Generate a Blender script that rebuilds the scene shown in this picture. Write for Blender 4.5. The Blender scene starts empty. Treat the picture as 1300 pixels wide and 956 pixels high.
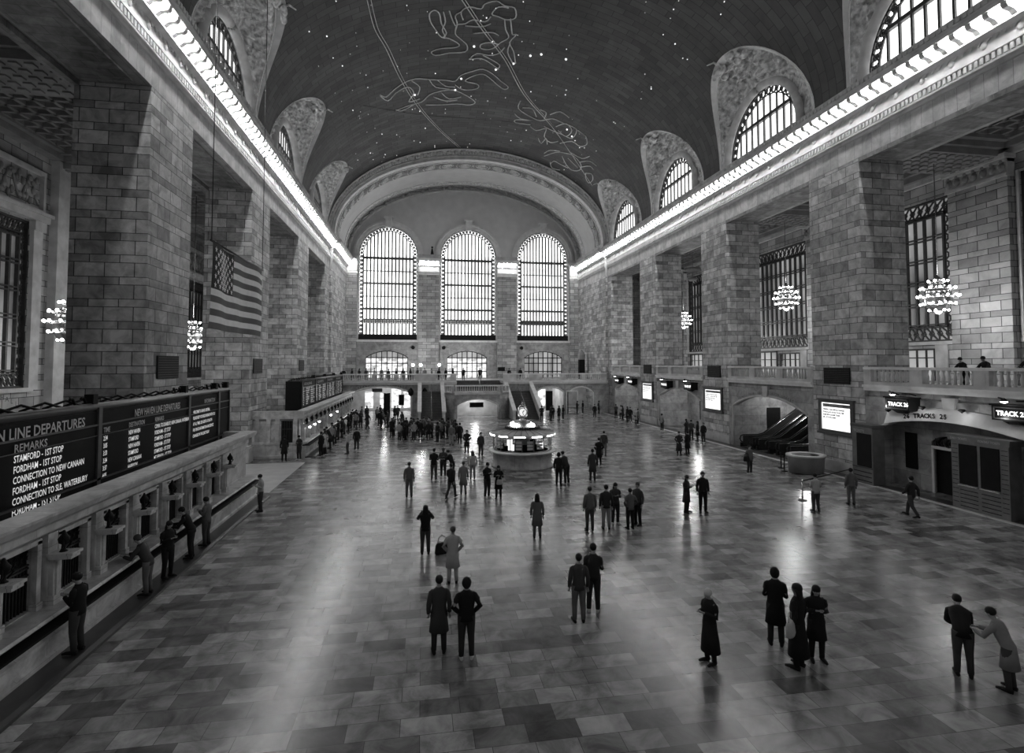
import bpy, math, random
from mathutils import Vector, Matrix, noise, geometry
random.seed(7)
SC = bpy.context.scene
COL = SC.collection
PI = math.pi

# ---------------------------------------------------------------- camera
F = 684.0; PX, PY = 650.0, 433.5; EYE = 6.6
PITCH = math.atan((462 - PY) / F)
YAW = math.atan((PX - 536) / F * math.cos(PITCH))
cd = bpy.data.cameras.new('camera'); cam = bpy.data.objects.new('camera', cd); COL.objects.link(cam)
cam.location = (0, 0, EYE); cam.rotation_euler = (PI / 2 + PITCH, 0, -YAW)
cd.sensor_width = 36; cd.lens = F / 1300 * 36; cd.shift_y = -(478 - PY) / 1300; cd.clip_end = 400; cd.clip_start = .1
SC.camera = cam

# ---------------------------------------------------------------- materials
def new_mat(name):
    m = bpy.data.materials.new(name); m.use_nodes = True
    nt = m.node_tree; b = nt.nodes['Principled BSDF']
    return m, nt, b
def g3(v): return (v, v, v, 1)
def N(nt, t, **kw):
    n = nt.nodes.new(t)
    for k, v in kw.items(): setattr(n, k, v)
    return n
def plain(name, c, rough=.6, metal=0., bump=0, var=.25, scale=3., spec=.5):
    m, nt, b = new_mat(name)
    tc = N(nt, 'ShaderNodeTexCoord'); nz = N(nt, 'ShaderNodeTexNoise'); nz.inputs['Scale'].default_value = scale; nz.inputs['Detail'].default_value = 5
    nt.links.new(tc.outputs['Object'], nz.inputs['Vector'])
    r = N(nt, 'ShaderNodeValToRGB'); r.color_ramp.elements[0].color = g3(c * (1 - var)); r.color_ramp.elements[1].color = g3(c * (1 + var))
    r.color_ramp.elements[0].position = .3; r.color_ramp.elements[1].position = .7
    nt.links.new(nz.outputs['Fac'], r.inputs['Fac']); nt.links.new(r.outputs['Color'], b.inputs['Base Color'])
    b.inputs['Roughness'].default_value = rough; b.inputs['Metallic'].default_value = metal; b.inputs['Specular IOR Level'].default_value = spec
    if bump:
        bp = N(nt, 'ShaderNodeBump'); bp.inputs['Strength'].default_value = bump; bp.inputs['Distance'].default_value = .1
        nt.links.new(nz.outputs['Fac'], bp.inputs['Height']); nt.links.new(bp.outputs['Normal'], b.inputs['Normal'])
    return m
def emit(name, strength, var=0, scale=(1, 1, 1)):
    m, nt, b = new_mat(name)
    b.inputs['Base Color'].default_value = g3(.5); b.inputs['Emission Color'].default_value = g3(1); b.inputs['Emission Strength'].default_value = strength
    if var:
        tc = N(nt, 'ShaderNodeTexCoord'); mp = N(nt, 'ShaderNodeMapping'); mp.inputs['Scale'].default_value = scale
        nz = N(nt, 'ShaderNodeTexNoise'); nz.inputs['Scale'].default_value = 1; nz.inputs['Detail'].default_value = 3
        nt.links.new(tc.outputs['Object'], mp.inputs['Vector']); nt.links.new(mp.outputs['Vector'], nz.inputs['Vector'])
        r = N(nt, 'ShaderNodeValToRGB'); r.color_ramp.elements[0].color = g3(1 - var); r.color_ramp.elements[1].color = g3(1)
        r.color_ramp.elements[0].position = .38; r.color_ramp.elements[1].position = .55
        nt.links.new(nz.outputs['Fac'], r.inputs['Fac']); nt.links.new(r.outputs['Color'], b.inputs['Emission Color'])
    return m
def masonry(name, c1, c2, mortar, bw, bh, ms=.012, rough=.6, warp=0., bump=.5, off=.5, spec=.4, mottle=.25, mscale=.6, rvar=0., freq=2, squash=1.):
    """blocks laid out in the surface's own metre-scaled UV map"""
    m, nt, b = new_mat(name)
    tc = N(nt, 'ShaderNodeTexCoord')
    vec = tc.outputs['UV']
    if warp:
        sp = N(nt, 'ShaderNodeSeparateXYZ'); nt.links.new(vec, sp.inputs[0])
        a = N(nt, 'ShaderNodeMath', operation='MULTIPLY'); a.inputs[1].default_value = PI / bh; nt.links.new(sp.outputs['Y'], a.inputs[0])
        c = N(nt, 'ShaderNodeMath', operation='COSINE'); nt.links.new(a.outputs[0], c.inputs[0])
        d = N(nt, 'ShaderNodeMath', operation='MULTIPLY_ADD'); d.inputs[1].default_value = warp * bh; nt.links.new(c.outputs[0], d.inputs[0]); nt.links.new(sp.outputs['Y'], d.inputs[2])
        cb = N(nt, 'ShaderNodeCombineXYZ'); nt.links.new(sp.outputs['X'], cb.inputs['X']); nt.links.new(d.outputs[0], cb.inputs['Y'])
        vec = cb.outputs[0]
    br = N(nt, 'ShaderNodeTexBrick'); br.offset = off; br.offset_frequency = freq; br.squash = squash; br.squash_frequency = 3
    br.inputs['Scale'].default_value = 1; br.inputs['Brick Width'].default_value = bw; br.inputs['Row Height'].default_value = bh
    br.inputs['Mortar Size'].default_value = ms; br.inputs['Mortar Smooth'].default_value = .1; br.inputs['Bias'].default_value = 0
    br.inputs['Color1'].default_value = g3(c1); br.inputs['Color2'].default_value = g3(c2); br.inputs['Mortar'].default_value = g3(mortar)
    nt.links.new(vec, br.inputs['Vector'])
    nz = N(nt, 'ShaderNodeTexNoise'); nz.inputs['Scale'].default_value = mscale; nz.inputs['Detail'].default_value = 8; nz.inputs['Roughness'].default_value = .65; nz.inputs['Distortion'].default_value = .6
    nt.links.new(tc.outputs['Object'], nz.inputs['Vector'])
    r = N(nt, 'ShaderNodeValToRGB'); r.color_ramp.elements[0].color = g3(1 - mottle); r.color_ramp.elements[1].color = g3(1 + mottle * .5)
    r.color_ramp.elements[0].position = .35; r.color_ramp.elements[1].position = .65
    nt.links.new(nz.outputs['Fac'], r.inputs['Fac'])
    mx = N(nt, 'ShaderNodeMix', data_type='RGBA', blend_type='MULTIPLY'); mx.inputs[0].default_value = 1
    nt.links.new(br.outputs['Color'], mx.inputs[6]); nt.links.new(r.outputs['Color'], mx.inputs[7]); nt.links.new(mx.outputs[2], b.inputs['Base Color'])
    b.inputs['Roughness'].default_value = rough; b.inputs['Specular IOR Level'].default_value = spec
    if rvar:
        mr = N(nt, 'ShaderNodeMapRange'); mr.inputs['To Min'].default_value = rough - rvar; mr.inputs['To Max'].default_value = rough + rvar
        nt.links.new(nz.outputs['Fac'], mr.inputs['Value']); nt.links.new(mr.outputs[0], b.inputs['Roughness'])
    if bump:
        bp = N(nt, 'ShaderNodeBump'); bp.inputs['Strength'].default_value = bump; bp.inputs['Distance'].default_value = .03; bp.invert = True
        nt.links.new(br.outputs['Fac'], bp.inputs['Height']); nt.links.new(bp.outputs['Normal'], b.inputs['Normal'])
    return m
M = {}
M['pier'] = masonry('ashlar_blocks', .66, .27, .06, 1.15, .47, ms=.018, warp=.16, mottle=.42, mscale=1.6, bump=.8)
M['pier2'] = masonry('ashlar_inner', .52, .25, .05, 1.3, .5, ms=.022, warp=.14, mottle=.3, bump=.8)
M['arch'] = masonry('voussoir_blocks', .52, .42, .22, .62, 3.0, ms=.012, off=.0, mottle=.35, mscale=1.2, bump=.4)
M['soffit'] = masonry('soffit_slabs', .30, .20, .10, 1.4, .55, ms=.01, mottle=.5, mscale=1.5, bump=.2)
M['stone'] = plain('smooth_stone', .52, .55, bump=.1, var=.22, scale=1.3)
M['dstone'] = plain('dark_stone', .24, .55, bump=.1, var=.25, scale=1.2)
M['marble'] = masonry('counter_marble', .66, .52, .3, 1.83, 1.2, ms=.006, rough=.35, mottle=.4, mscale=1.6, bump=.2)
M['wallm'] = masonry('wall_slabs', .42, .30, .14, 1.6, .8, ms=.008, rough=.45, mottle=.4, mscale=1.4, bump=.2)
M['light'] = plain('pale_stone', .72, .5, bump=.05, var=.12, scale=2)
M['orn'] = plain('ornament_plaster', .62, .6, bump=1.2, var=.6, scale=3.2)
M['ornd'] = plain('dark_ornament', .24, .6, bump=1.2, var=.75, scale=7)
M['plaster'] = plain('plaster', .62, .7, var=.08, scale=.8)
M['floor'] = masonry('floor_marble', .40, .10, .07, .95, .50, ms=.006, rough=.24, mottle=.55, mscale=1.5, off=.37, bump=.15, spec=.5, rvar=.07, freq=2, squash=.8)
M['band'] = plain('floor_border', .55, .3, var=.15, scale=1.5)
M['darkfloor'] = plain('dark_floor_border', .045, .35, var=.3)
M['vault'] = masonry('vault_tiles', .125, .085, .04, 1.6, .62, ms=.02, rough=.7, mottle=.25, mscale=.3, bump=.4, off=.41)
M['black'] = plain('black_metal', .010, .6, var=.2, spec=.15)
M['iron'] = plain('dark_iron', .03, .45, var=.3, spec=.5)
M['grille'] = plain('bronze_tracery', .05, .45, var=.4, scale=6)
M['metal'] = plain('grey_metal', .22, .35, metal=.6, var=.15)
M['chrome'] = plain('polished_metal', .6, .18, metal=1, var=.05)
M['brass'] = plain('brass', .5, .25, metal=1, var=.1)
M['board'] = plain('board_face', .006, .6, var=.1, spec=.12)
M['bframe'] = plain('board_frame', .10, .35, metal=.3, var=.1)
M['white'] = plain('white_paint', .75, .5, var=.03)
M['letter'] = emit('board_letters', .20)
M['lettern'] = plain('pale_letters', .6, .5, var=.02)
M['letterd'] = plain('dark_letters', .03, .5, var=.02)
M['day'] = emit('daylight_glass', 1.25, .55, (.12, .12, .35))
M['dayr'] = emit('daylight_glass_high', 1.1, .15, (.3, .3, .3))
M['lit'] = emit('lit_room_glass', .5, .75, (1.2, 1, 2.2))
M['litd'] = emit('dim_room_glass', .12, .7, (.8, .3, .15))
M['dusk'] = emit('office_glass', .10, .9, (.2, .25, .12))
M['bulb'] = emit('cornice_bulb', 60)
M['lampe'] = emit('lamp_glow', 6)
M['chan'] = emit('chandelier_bulb', 10)
M['screen'] = emit('screen_glow', .55)
M['clockf'] = emit('clock_face_glow', .28)
M['sign'] = emit('sign_letters', .9)
M['star'] = emit('star_glow', .5)
M['gold'] = plain('gilt_line', .85, .5, var=.2, scale=1)
M['flagd'] = plain('flag_dark', .02, .8, var=.1); M['flagr'] = plain('flag_red', .11, .8, var=.1); M['flagw'] = plain('flag_white', .85, .8, var=.06)
M['step'] = plain('stair_dark', .07, .5, var=.3)
M['rubber'] = plain('handrail_rubber', .01, .3, var=.1)
for k, v in (('skin', .35), ('skind', .16), ('hairk', .012), ('hairb', .06), ('hairw', .62), ('c_black', .012), ('c_dark', .03), ('c_char', .055), ('c_mid', .13), ('c_grey', .24), ('c_light', .45), ('c_white', .68), ('shoew', .6), ('leaf', .05)):
    M[k] = plain('cloth_' + k if k[:2] == 'c_' else k, v, .8 if k[:2] == 'c_' else .6, var=.15, spec=.25)
gm, gnt, gb = new_mat('clear_glass'); gb.inputs['Base Color'].default_value = g3(.9); gb.inputs['Roughness'].default_value = .02; gb.inputs['Transmission Weight'].default_value = 1; gb.inputs['IOR'].default_value = 1.01
M['glass'] = gm

# ---------------------------------------------------------------- mesh builder
def uvbox(me):
    uv = me.uv_layers.new(name='UVMap')
    for p in me.polygons:
        n = p.normal; ax = max(range(3), key=lambda i: abs(n[i]))
        for li in p.loop_indices:
            c = me.vertices[me.loops[li].vertex_index].co
            uv.data[li].uv = (c.y, c.z) if ax == 0 else ((c.x, c.z) if ax == 1 else (c.x, c.y))
def setp(o, label=None, cat=None, group=None, kind=None, category=None):
    cat = cat or category
    if label: o['label'] = label
    if cat: o['category'] = cat
    if group: o['group'] = group
    if kind: o['kind'] = kind
    return o
def empty(name, loc=(0, 0, 0), rz=0, label=None, cat=None, group=None, kind=None):
    o = bpy.data.objects.new(name, None); COL.objects.link(o); o.location = loc; o.rotation_euler = (0, 0, rz); o.empty_display_size = .1
    return setp(o, label, cat, group, kind)
def dup(r, loc=None, rz=None, parent=None, **kw):
    c = r.copy(); COL.objects.link(c)
    if parent is not None: c.parent = parent
    if loc is not None: c.location = loc
    if rz is not None: c.rotation_euler = (0, 0, rz)
    for ch in list(r.children): dup(ch, parent=c)
    setp(c, **kw); return c
class MB:
    def __init__(s): s.v = []; s.f = []; s.uv = {}; s.sm = set(); s.mi = {}
    def quad(s, a, b, c, d, m=0):
        i = len(s.v); s.v += [a, b, c, d]; s.f.append((i, i + 1, i + 2, i + 3)); s.mi[len(s.f) - 1] = m
    def box(s, x0, x1, y0, y1, z0, z1, m=0):
        i = len(s.v)
        s.v += [(x0, y0, z0), (x1, y0, z0), (x1, y1, z0), (x0, y1, z0), (x0, y0, z1), (x1, y0, z1), (x1, y1, z1), (x0, y1, z1)]
        for q in ((0, 3, 2, 1), (4, 5, 6, 7), (0, 1, 5, 4), (1, 2, 6, 5), (2, 3, 7, 6), (3, 0, 4, 7)):
            s.f.append(tuple(i + k for k in q)); s.mi[len(s.f) - 1] = m
        return s
    def bar(s, a, b, w, h=None):
        """square bar from a to b"""
        return s.tube([a, b], w / 2 * 1.414, 4, smooth=False, rot=PI / 4)
    def tube(s, pts, r, n=8, smooth=True, caps=True, rot=0, m=0):
        pts = [Vector(p) for p in pts]; R = r if isinstance(r, (list, tuple)) else [r] * len(pts)
        i0 = len(s.v); K = len(pts)
        up = Vector((0, 0, 1)); t0 = (pts[1] - pts[0]).normalized()
        if abs(t0.z) > .95: up = Vector((0, 1, 0))
        for k in range(K):
            t = (pts[min(k + 1, K - 1)] - pts[max(k - 1, 0)]).normalized()
            u = t.cross(up)
            if u.length < 1e-4: u = Vector((1, 0, 0))
            u.normalize(); w = u.cross(t).normalized()
            rr = R[k]; rx, ry = rr if isinstance(rr, tuple) else (rr, rr)
            for j in range(n):
                a = 2 * PI * j / n + rot
                s.v.append(tuple(pts[k] + u * (rx * math.cos(a)) + w * (ry * math.sin(a))))
        for k in range(K - 1):
            for j in range(n):
                a = i0 + k * n + j; b = i0 + k * n + (j + 1) % n
                s.f.append((a, b, b + n, a + n)); s.mi[len(s.f) - 1] = m
                if smooth: s.sm.add(len(s.f) - 1)
        if caps:
            s.f.append(tuple(i0 + j for j in range(n))[::-1]); s.mi[len(s.f) - 1] = m
            s.f.append(tuple(i0 + (K - 1) * n + j for j in range(n))); s.mi[len(s.f) - 1] = m
        return s
    def loft(s, rings, n=14, m=0, caps=True, smooth=True):
        """rings: (cx, cy, z, rx, ry)"""
        i0 = len(s.v)
        for cx, cy, z, rx, ry in rings:
            for j in range(n):
                a = 2 * PI * j / n; s.v.append((cx + rx * math.cos(a), cy + ry * math.sin(a), z))
        K = len(rings)
        for k in range(K - 1):
            for j in range(n):
                a = i0 + k * n + j; b = i0 + k * n + (j + 1) % n
                s.f.append((a, b, b + n, a + n)); s.mi[len(s.f) - 1] = m
                if smooth: s.sm.add(len(s.f) - 1)
        if caps:
            s.f.append(tuple(i0 + j for j in range(n))[::-1]); s.mi[len(s.f) - 1] = m
            s.f.append(tuple(i0 + (K - 1) * n + j for j in range(n))); s.mi[len(s.f) - 1] = m
        return s
    def lathe(s, prof, c=(0, 0, 0), n=16, m=0, smooth=True): return s.loft([(c[0], c[1], c[2] + z, r, r) for r, z in prof], n, m, True, smooth)
    def ball(s, c, r, n=10, k=6, m=0):
        rx, ry, rz = r if isinstance(r, tuple) else (r, r, r)
        return s.loft([(c[0], c[1], c[2] - rz * math.cos(PI * (i + .12) / (k + .24)), rx * math.sin(PI * (i + .12) / (k + .24)), ry * math.sin(PI * (i + .12) / (k + .24))) for i in range(k + 1)], n, m)
    def prism(s, prof, axis, a0, a1, m=0, close=True):
        """prof: 2-D points; axis 'Y': (x,z) swept along y; 'X': (y,z) along x; 'Z': (x,y) along z"""
        i0 = len(s.v); n = len(prof)
        for a in (a0, a1):
            for p, q in prof: s.v.append((p, a, q) if axis == 'Y' else ((a, p, q) if axis == 'X' else (p, q, a)))
        for j in range(n if close else n - 1):
            k = (j + 1) % n; s.f.append((i0 + j, i0 + k, i0 + n + k, i0 + n + j)); s.mi[len(s.f) - 1] = m
        if close:
            tri = geometry.tessellate_polygon([[Vector((p, q, 0)) for p, q in prof]])
            for t in tri:
                s.f.append(tuple(i0 + x for x in t)); s.mi[len(s.f) - 1] = m
                s.f.append(tuple(i0 + n + x for x in t[::-1])); s.mi[len(s.f) - 1] = m
        return s
    def plate(s, loops, axis, a0, a1, m=0):
        """flat slab with holes. loops[0] outer, others holes"""
        P = lambda p, q, a: (p, a, q) if axis == 'Y' else ((a, p, q) if axis == 'X' else (p, q, a))
        tri = geometry.tessellate_polygon([[Vector((p, q, 0)) for p, q in L] for L in loops])
        flat = [pq for L in loops for pq in L]; n = len(flat); i0 = len(s.v)
        for a in (a0, a1): s.v += [P(p, q, a) for p, q in flat]
        for t in tri:
            s.f.append(tuple(i0 + x for x in t)); s.mi[len(s.f) - 1] = m
            s.f.append(tuple(i0 + n + x for x in t[::-1])); s.mi[len(s.f) - 1] = m
        b = 0
        for L in loops:
            for j in range(len(L)):
                k = (j + 1) % len(L); s.f.append((i0 + b + j, i0 + b + k, i0 + n + b + k, i0 + n + b + j)); s.mi[len(s.f) - 1] = m
            b += len(L)
        return s
    def grid(s, P, nu, nv, m=0, smooth=True, uvf=None):
        """P(i,j) -> point for i<=nu, j<=nv"""
        i0 = len(s.v)
        for i in range(nu + 1):
            for j in range(nv + 1): s.v.append(tuple(P(i, j)))
        for i in range(nu):
            for j in range(nv):
                a = i0 + i * (nv + 1) + j
                s.f.append((a, a + 1, a + nv + 2, a + nv + 1)); fi = len(s.f) - 1; s.mi[fi] = m
                if smooth: s.sm.add(fi)
                if uvf: s.uv[fi] = [uvf(i, j), uvf(i, j + 1), uvf(i + 1, j + 1), uvf(i + 1, j)]
        return s
    def build(s, name, mats, parent=None, loc=None, fixn=True, **kw):
        me = bpy.data.meshes.new(name); me.from_pydata(s.v, [], s.f)
        if not isinstance(mats, (list, tuple)): mats = [mats]
        for x in mats: me.materials.append(M[x] if isinstance(x, str) else x)
        if fixn:
            import bmesh
            bm = bmesh.new(); bm.from_mesh(me); bmesh.ops.recalc_face_normals(bm, faces=bm.faces); bm.to_mesh(me); bm.free()
        uvbox(me)
        if s.uv:
            u = me.uv_layers[0].data
            for fi, c in s.uv.items():
                p = me.polygons[fi]
                vs = {s.f[fi][k]: c[k] for k in range(4)}
                for li in p.loop_indices: u[li].uv = vs[me.loops[li].vertex_index]
        for i, p in enumerate(me.polygons):
            if i in s.sm: p.use_smooth = True
            if s.mi.get(i): p.material_index = s.mi[i]
        o = bpy.data.objects.new(name, me); COL.objects.link(o)
        if parent is not None: o.parent = parent
        if loc: o.location = loc
        return setp(o, **kw)
def st(o): o['kind'] = 'structure'; return o

# lettering: mesh text laid on a plane.  face: '+X' (left wall), '-X' (right wall), '-Y' (end wall)
_fc = bpy.data.curves.new('font', 'FONT'); _fo = bpy.data.objects.new('font', _fc); COL.objects.link(_fo)
def text(body, size, pos, face, mat, parent=None, name='lettering', align='LEFT', bold=0., space=1., line=1., squeeze=1.):
    _fc.body = body; _fc.size = size; _fc.align_x = align; _fc.offset = bold; _fc.space_character = space; _fc.space_line = line; _fc.resolution_u = 2
    _fo.data = _fc; bpy.context.view_layer.update()
    me = bpy.data.meshes.new_from_object(_fo.evaluated_get(bpy.context.evaluated_depsgraph_get()))
    R = {'+X': Matrix(((0, 0, 1), (1, 0, 0), (0, 1, 0))), '-X': Matrix(((0, 0, -1), (-1, 0, 0), (0, 1, 0))), '-Y': Matrix(((1, 0, 0), (0, 0, -1), (0, 1, 0)))}[face]
    for v in me.vertices: v.co = R @ Vector((v.co.x * squeeze, v.co.y, .004)) + Vector(pos)
    me.materials.clear(); me.materials.append(M[mat])
    o = bpy.data.objects.new(name, me); COL.objects.link(o)
    if parent is not None: o.parent = parent
    return o
def arch(u0, u1, zb, zs, zc, n=20):
    """closed loop: jambs from zb to the springing zs, elliptical head up to zc"""
    c = (u0 + u1) / 2; r = (u1 - u0) / 2
    return [(u0, zb), (u1, zb)] + [(c + r * math.cos(PI * k / n), zs + (zc - zs) * math.sin(PI * k / n)) for k in range(n + 1)]
def segarch(u0, u1, zb, zs, zc, n=16):
    """flat segmental head"""
    h = zc - zs; w = (u1 - u0) / 2; R = (w * w + h * h) / (2 * h); c = (u0 + u1) / 2; a = math.asin(min(1, w / R))
    return [(u0, zb), (u1, zb)] + [(c + R * math.sin(a - 2 * a * k / n), zc - R + R * math.cos(a - 2 * a * k / n)) for k in range(n + 1)]
def rect(u0, u1, z0, z1): return [(u0, z0), (u1, z0), (u1, z1), (u0, z1)]

# ---------------------------------------------------------------- main dimensions (metres)
XL, XR, XC = -11.6, 25.0, 6.7
ZA = 18.6                       # underside of the great openings
YE = 84.0                       # end wall
LP = [(11.0, 15.2), (25.05, 29.3), (39.1, 43.45), (53.1, 57.7)]      # left piers (y from, to)
RP = [(13.2, 17.3), (27.2, 31.3), (41.1, 45.2), (55.0, 59.25)]       # right piers
LEND, REND = 67.35, 68.9
PD = 3.0
# ================================================================ ROOM SHELL
b = MB(); b.box(-30, 40, -6, 90, -.4, 0)
st(b.build('floor', 'floor', label='polished rectangular marble floor slabs'))
b = MB(); b.box(24.0, 24.32, 2, 70, 0, .012); st(b.build('trim_1', 'band', label='pale marble strip along the foot of the arcade'))
b = MB(); b.box(24.32, 25.0, 2, 70, 0, .03); st(b.build('trim_2', 'darkfloor', label='dark marble border below the arcade'))

b = MB(); b.box(-14.5, -7.7, 29.6, 38.2, 0, .012); st(b.build('trim_11', 'band', label='pale paved strip in the gap between the two ticket counters'))
def cornice_profile(sx, x0, off):
    P = [(-3, 18.6), (0, 18.6), (0, 19.72), (.07, 19.76), (.07, 19.9), (.15, 19.98), (.15, 20.08), (.05, 20.12), (.05, 20.44), (.14, 20.47), (.14, 20.54), (.02, 20.58), (.02, 21.15), (.1, 21.2), (.26, 21.3), (.34, 21.34), (.34, 21.42), (.2, 21.44), (.2, 21.88), (.95, 21.88), (.95, 22.04), (1.02, 22.1), (1.1, 22.34), (1.02, 22.46), (-.4, 22.5), (-3, 22.5)]
    return [(x0 + sx * (d + (off if d > -1 else 0)), z) for d, z in P]
bulb = None
def entablature(side, y0, y1, off, num, k0=0):
    global bulb
    sx, x0 = (1, XL) if side == 'left' else (-1, XR)
    root = empty('trim_%d' % num, (0, y0, 0), kind='structure', label='%s entablature carried over the tall openings' % ('flag side' if side == 'left' else 'escalator side'))
    P = cornice_profile(sx, x0, off)
    b = MB(); b.prism(P[:3] + [(x0 - sx * 3, 19.72)], 'Y', 0, y1 - y0); b.build('architrave', 'arch', root)
    # architrave joints run across: fix its UVs by swapping so that blocks stand upright
    b = MB(); b.prism([(x0 - sx * 3, 19.72)] + P[2:], 'Y', 0, y1 - y0); b.build('cornice', 'stone', root)
    b = MB(); n = int((y1 - y0) / .255)
    for i in range(n): y = i * .255 + .05; b.box(x0 + sx * (off + .04), x0 + sx * (off + .14), y, y + .13, 20.14, 20.42)
    b.build('dentil_row', 'stone', root)
    b = MB(); n = int((y1 - y0) / .765)
    for i in range(n):
        y = i * .765 + .2
        pr = [(x0 + sx * (off + d), z) for d, z in ((.18, 21.44), (.36, 21.46), (.5, 21.6), (.8, 21.66), (.88, 21.76), (.88, 21.89), (.18, 21.89))]
        b.prism(pr, 'Y', y, y + .24)
    b.build('bracket_row', 'stone', root)
    b = MB(); n = int((y1 - y0) / .38)       # hanging leaf moulding under the brackets and carved crown of the cornice
    for i in range(n):
        y = i * .38; b.prism([(y + .03, 21.2), (y + .19, 21.02), (y + .35, 21.2)], 'X', x0 + sx * (off + .02), x0 + sx * (off + .1))
    b.build('leaf_moulding', 'stone', root)
    b = MB(); n = int((y1 - y0) / .3)
    for i in range(n):
        y = i * .3; b.box(x0 + sx * (off + 1.0), x0 + sx * (off + 1.12), y, y + .17, 22.14, 22.36)
    b.build('crown_moulding', 'stone', root)
    n = int((y1 - y0) / 1.53)
    b = MB()
    for i in range(n):                      # shells and lion masks on the frieze
        y = i * 1.53 + .32; b.ball((x0 + sx * (off + .03), y, 20.98), (.07, .16, .2), 8, 4)
    b.build('frieze_mask', 'stone', root)
    for i in range(int((y1 - y0) / .765)):
        if i == 0 and bulb is None:
            bb = MB(); bb.ball((0, 0, 0), (.10, .10, .12), 8, 4); bulb = bb.build('cornice_bulb', 'bulb', root, loc=(x0 + sx * (off + .52), .70, 21.66)); o = bulb
        else:
            o = bulb.copy(); COL.objects.link(o); o.parent = root; o.location = (x0 + sx * (off + .52), i * .765 + .70, 21.66)
    return root
entablature('left', 12.0, 70.4, 0, 3); entablature('right', 12.0, 70.4, 0, 4)
entablature('left', 70.4, YE, .3, 5); entablature('right', 70.4, YE, .3, 6)

# piers ------------------------------------------------------------
def pier(x0, x1, y0, y1, lab, sx):
    b = MB(); b.box(x0, x1, y0, y1, .35, ZA - .02)
    r = b.build('stone_pier', 'pier', label=lab, category='pillar', kind='structure'); r['category'] = 'pillar'
    q = MB(); q.box(x0 - .06, x1 + .06, y0 - .06, y1 + .06, 0, .7); q.build('plinth', 'stone', r)
    return r
Ln = ['nearest', 'second', 'third', 'fourth']
for i, (a, c) in enumerate(LP): pier(XL - PD, XL, a, c, 'tall block-built pier behind the departure boards, %s one on the flag side' % Ln[i], 1)
for i, (a, c) in enumerate(RP): pier(XR, XR + PD, a, c, 'tall block-built pier on the escalator side, %s one of the row' % Ln[i], -1)
# solid walls next to the end wall
b = MB(); b.box(XL - PD, XL, LEND, YE, 0, ZA); b.box(XL - PD, XL + .3, 70.4, YE, 0, ZA); st(b.build('wall_left', 'pier', label='solid masonry wall between the last opening and the great windows'))
b = MB(); b.box(XR, XR + PD, REND, YE, 0, ZA); b.box(XR - .3, XR + PD, 70.4, YE, 0, ZA); st(b.build('wall_right', 'pier', label='solid masonry wall beside the last balcony arch'))
# sunk panels on the soffits of the openings
b = MB()
for ps, x0 in ((LP, XL - PD), (RP, XR)):
    ends = ps + [((LEND, 0) if ps is LP else (REND, 0))]
    for i in range(4):
        y0, y1 = ends[i][1], ends[i + 1][0]
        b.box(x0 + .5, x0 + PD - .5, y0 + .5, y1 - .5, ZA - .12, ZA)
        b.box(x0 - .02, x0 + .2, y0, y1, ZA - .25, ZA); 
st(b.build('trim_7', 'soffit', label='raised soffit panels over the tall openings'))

# vault -------------------------------------------------------------
VA, VB, VZ = 18.7, 11.9, 23.3
def vpt(ang, y, k=0.): a = math.radians(ang); return (XC + (VA - k) * math.cos(a), y, VZ + (VB - k) * math.sin(a))
LR = [8.6, 22.6, 36.75, 50.9, 65.05]; LL = [6.3, 20.6, 35.05, 49.65, 64.2]; HW, AT = 5.7, 33.7
def start(y, L):
    for c in L:
        d = (y - c) / HW
        if abs(d) < 1: return AT * math.sqrt(1 - d * d)
    return 0.
ys = {4.0, 70.5}
for L in (LR, LL):
    for c in L:
        for k in range(25):
            y = c + HW * math.cos(PI * k / 24)
            if 4 < y < 70.5: ys.add(round(y, 3))
ys = sorted(ys); yy = [ys[0]]
for y in ys[1:]:
    while y - yy[-1] > 1.2: yy.append(yy[-1] + 1.0)
    if y - yy[-1] > .02: yy.append(y)
ys = yy; NV = 64
b = MB()
def vp(i, j):
    y = ys[i]; s0, s1 = start(y, LR), 180 - start(y, LL); return vpt(s0 + (s1 - s0) * j / NV, y)
def vuv(i, j):
    y = ys[i]; s0, s1 = start(y, LR), 180 - start(y, LL); return (math.radians(s0 + (s1 - s0) * j / NV) * 15.5, y)
b.grid(vp, len(ys) - 1, NV, uvf=vuv)
vault = st(b.build('ceiling', 'vault', fixn=False, label='dark tiled barrel vault painted with stars and constellations'))
# side strips from cornice top to the vault springing, split round the lunettes
for nm, L, x, s in (('trim_8', LL, XC - VA, -1), ('trim_9', LR, XC + VA, 1)):
    b = MB(); cuts = sorted([c - 4.3 for c in L] + [c + 4.3 for c in L]); y = 4.0
    for k in range(0, len(cuts), 2):
        if cuts[k] > y: b.box(min(x, x + s * .4), max(x, x + s * .4), y, cuts[k], 22.3, VZ)
        y = cuts[k + 1]
    b.box(min(x, x + s * .4), max(x, x + s * .4), y, 70.5, 22.3, VZ)
    b.box(min(x - s * .05, x + s * .1), max(x - s * .05, x + s * .1), 4, 70.5, 22.9, 23.25)
    st(b.build(nm, 'stone', label='pale stone course below the vault on the %s side' % ('flag' if s < 0 else 'escalator')))

def tracery(b, arcpts, inner, P, t=.05):
    """band of bronze scrollwork between two outlines: lattice of rings"""
    n = len(arcpts)
    for k in range(n - 1):
        a, c, d, e = arcpts[k], arcpts[k + 1], inner[k + 1], inner[k]
        for p, q in ((a, d), (c, e), (a, c), (e, d)): b.bar(P(*p), P(*q), t)
        m = [(a[i] + c[i] + d[i] + e[i]) / 4 for i in (0, 1)]; r = math.dist(a, c) * .28
        ring = [P(m[0] + r * math.cos(2 * PI * q / 6), m[1] + r * math.sin(2 * PI * q / 6)) for q in range(7)]
        b.tube(ring, t * .6, 4, caps=False)

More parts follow.
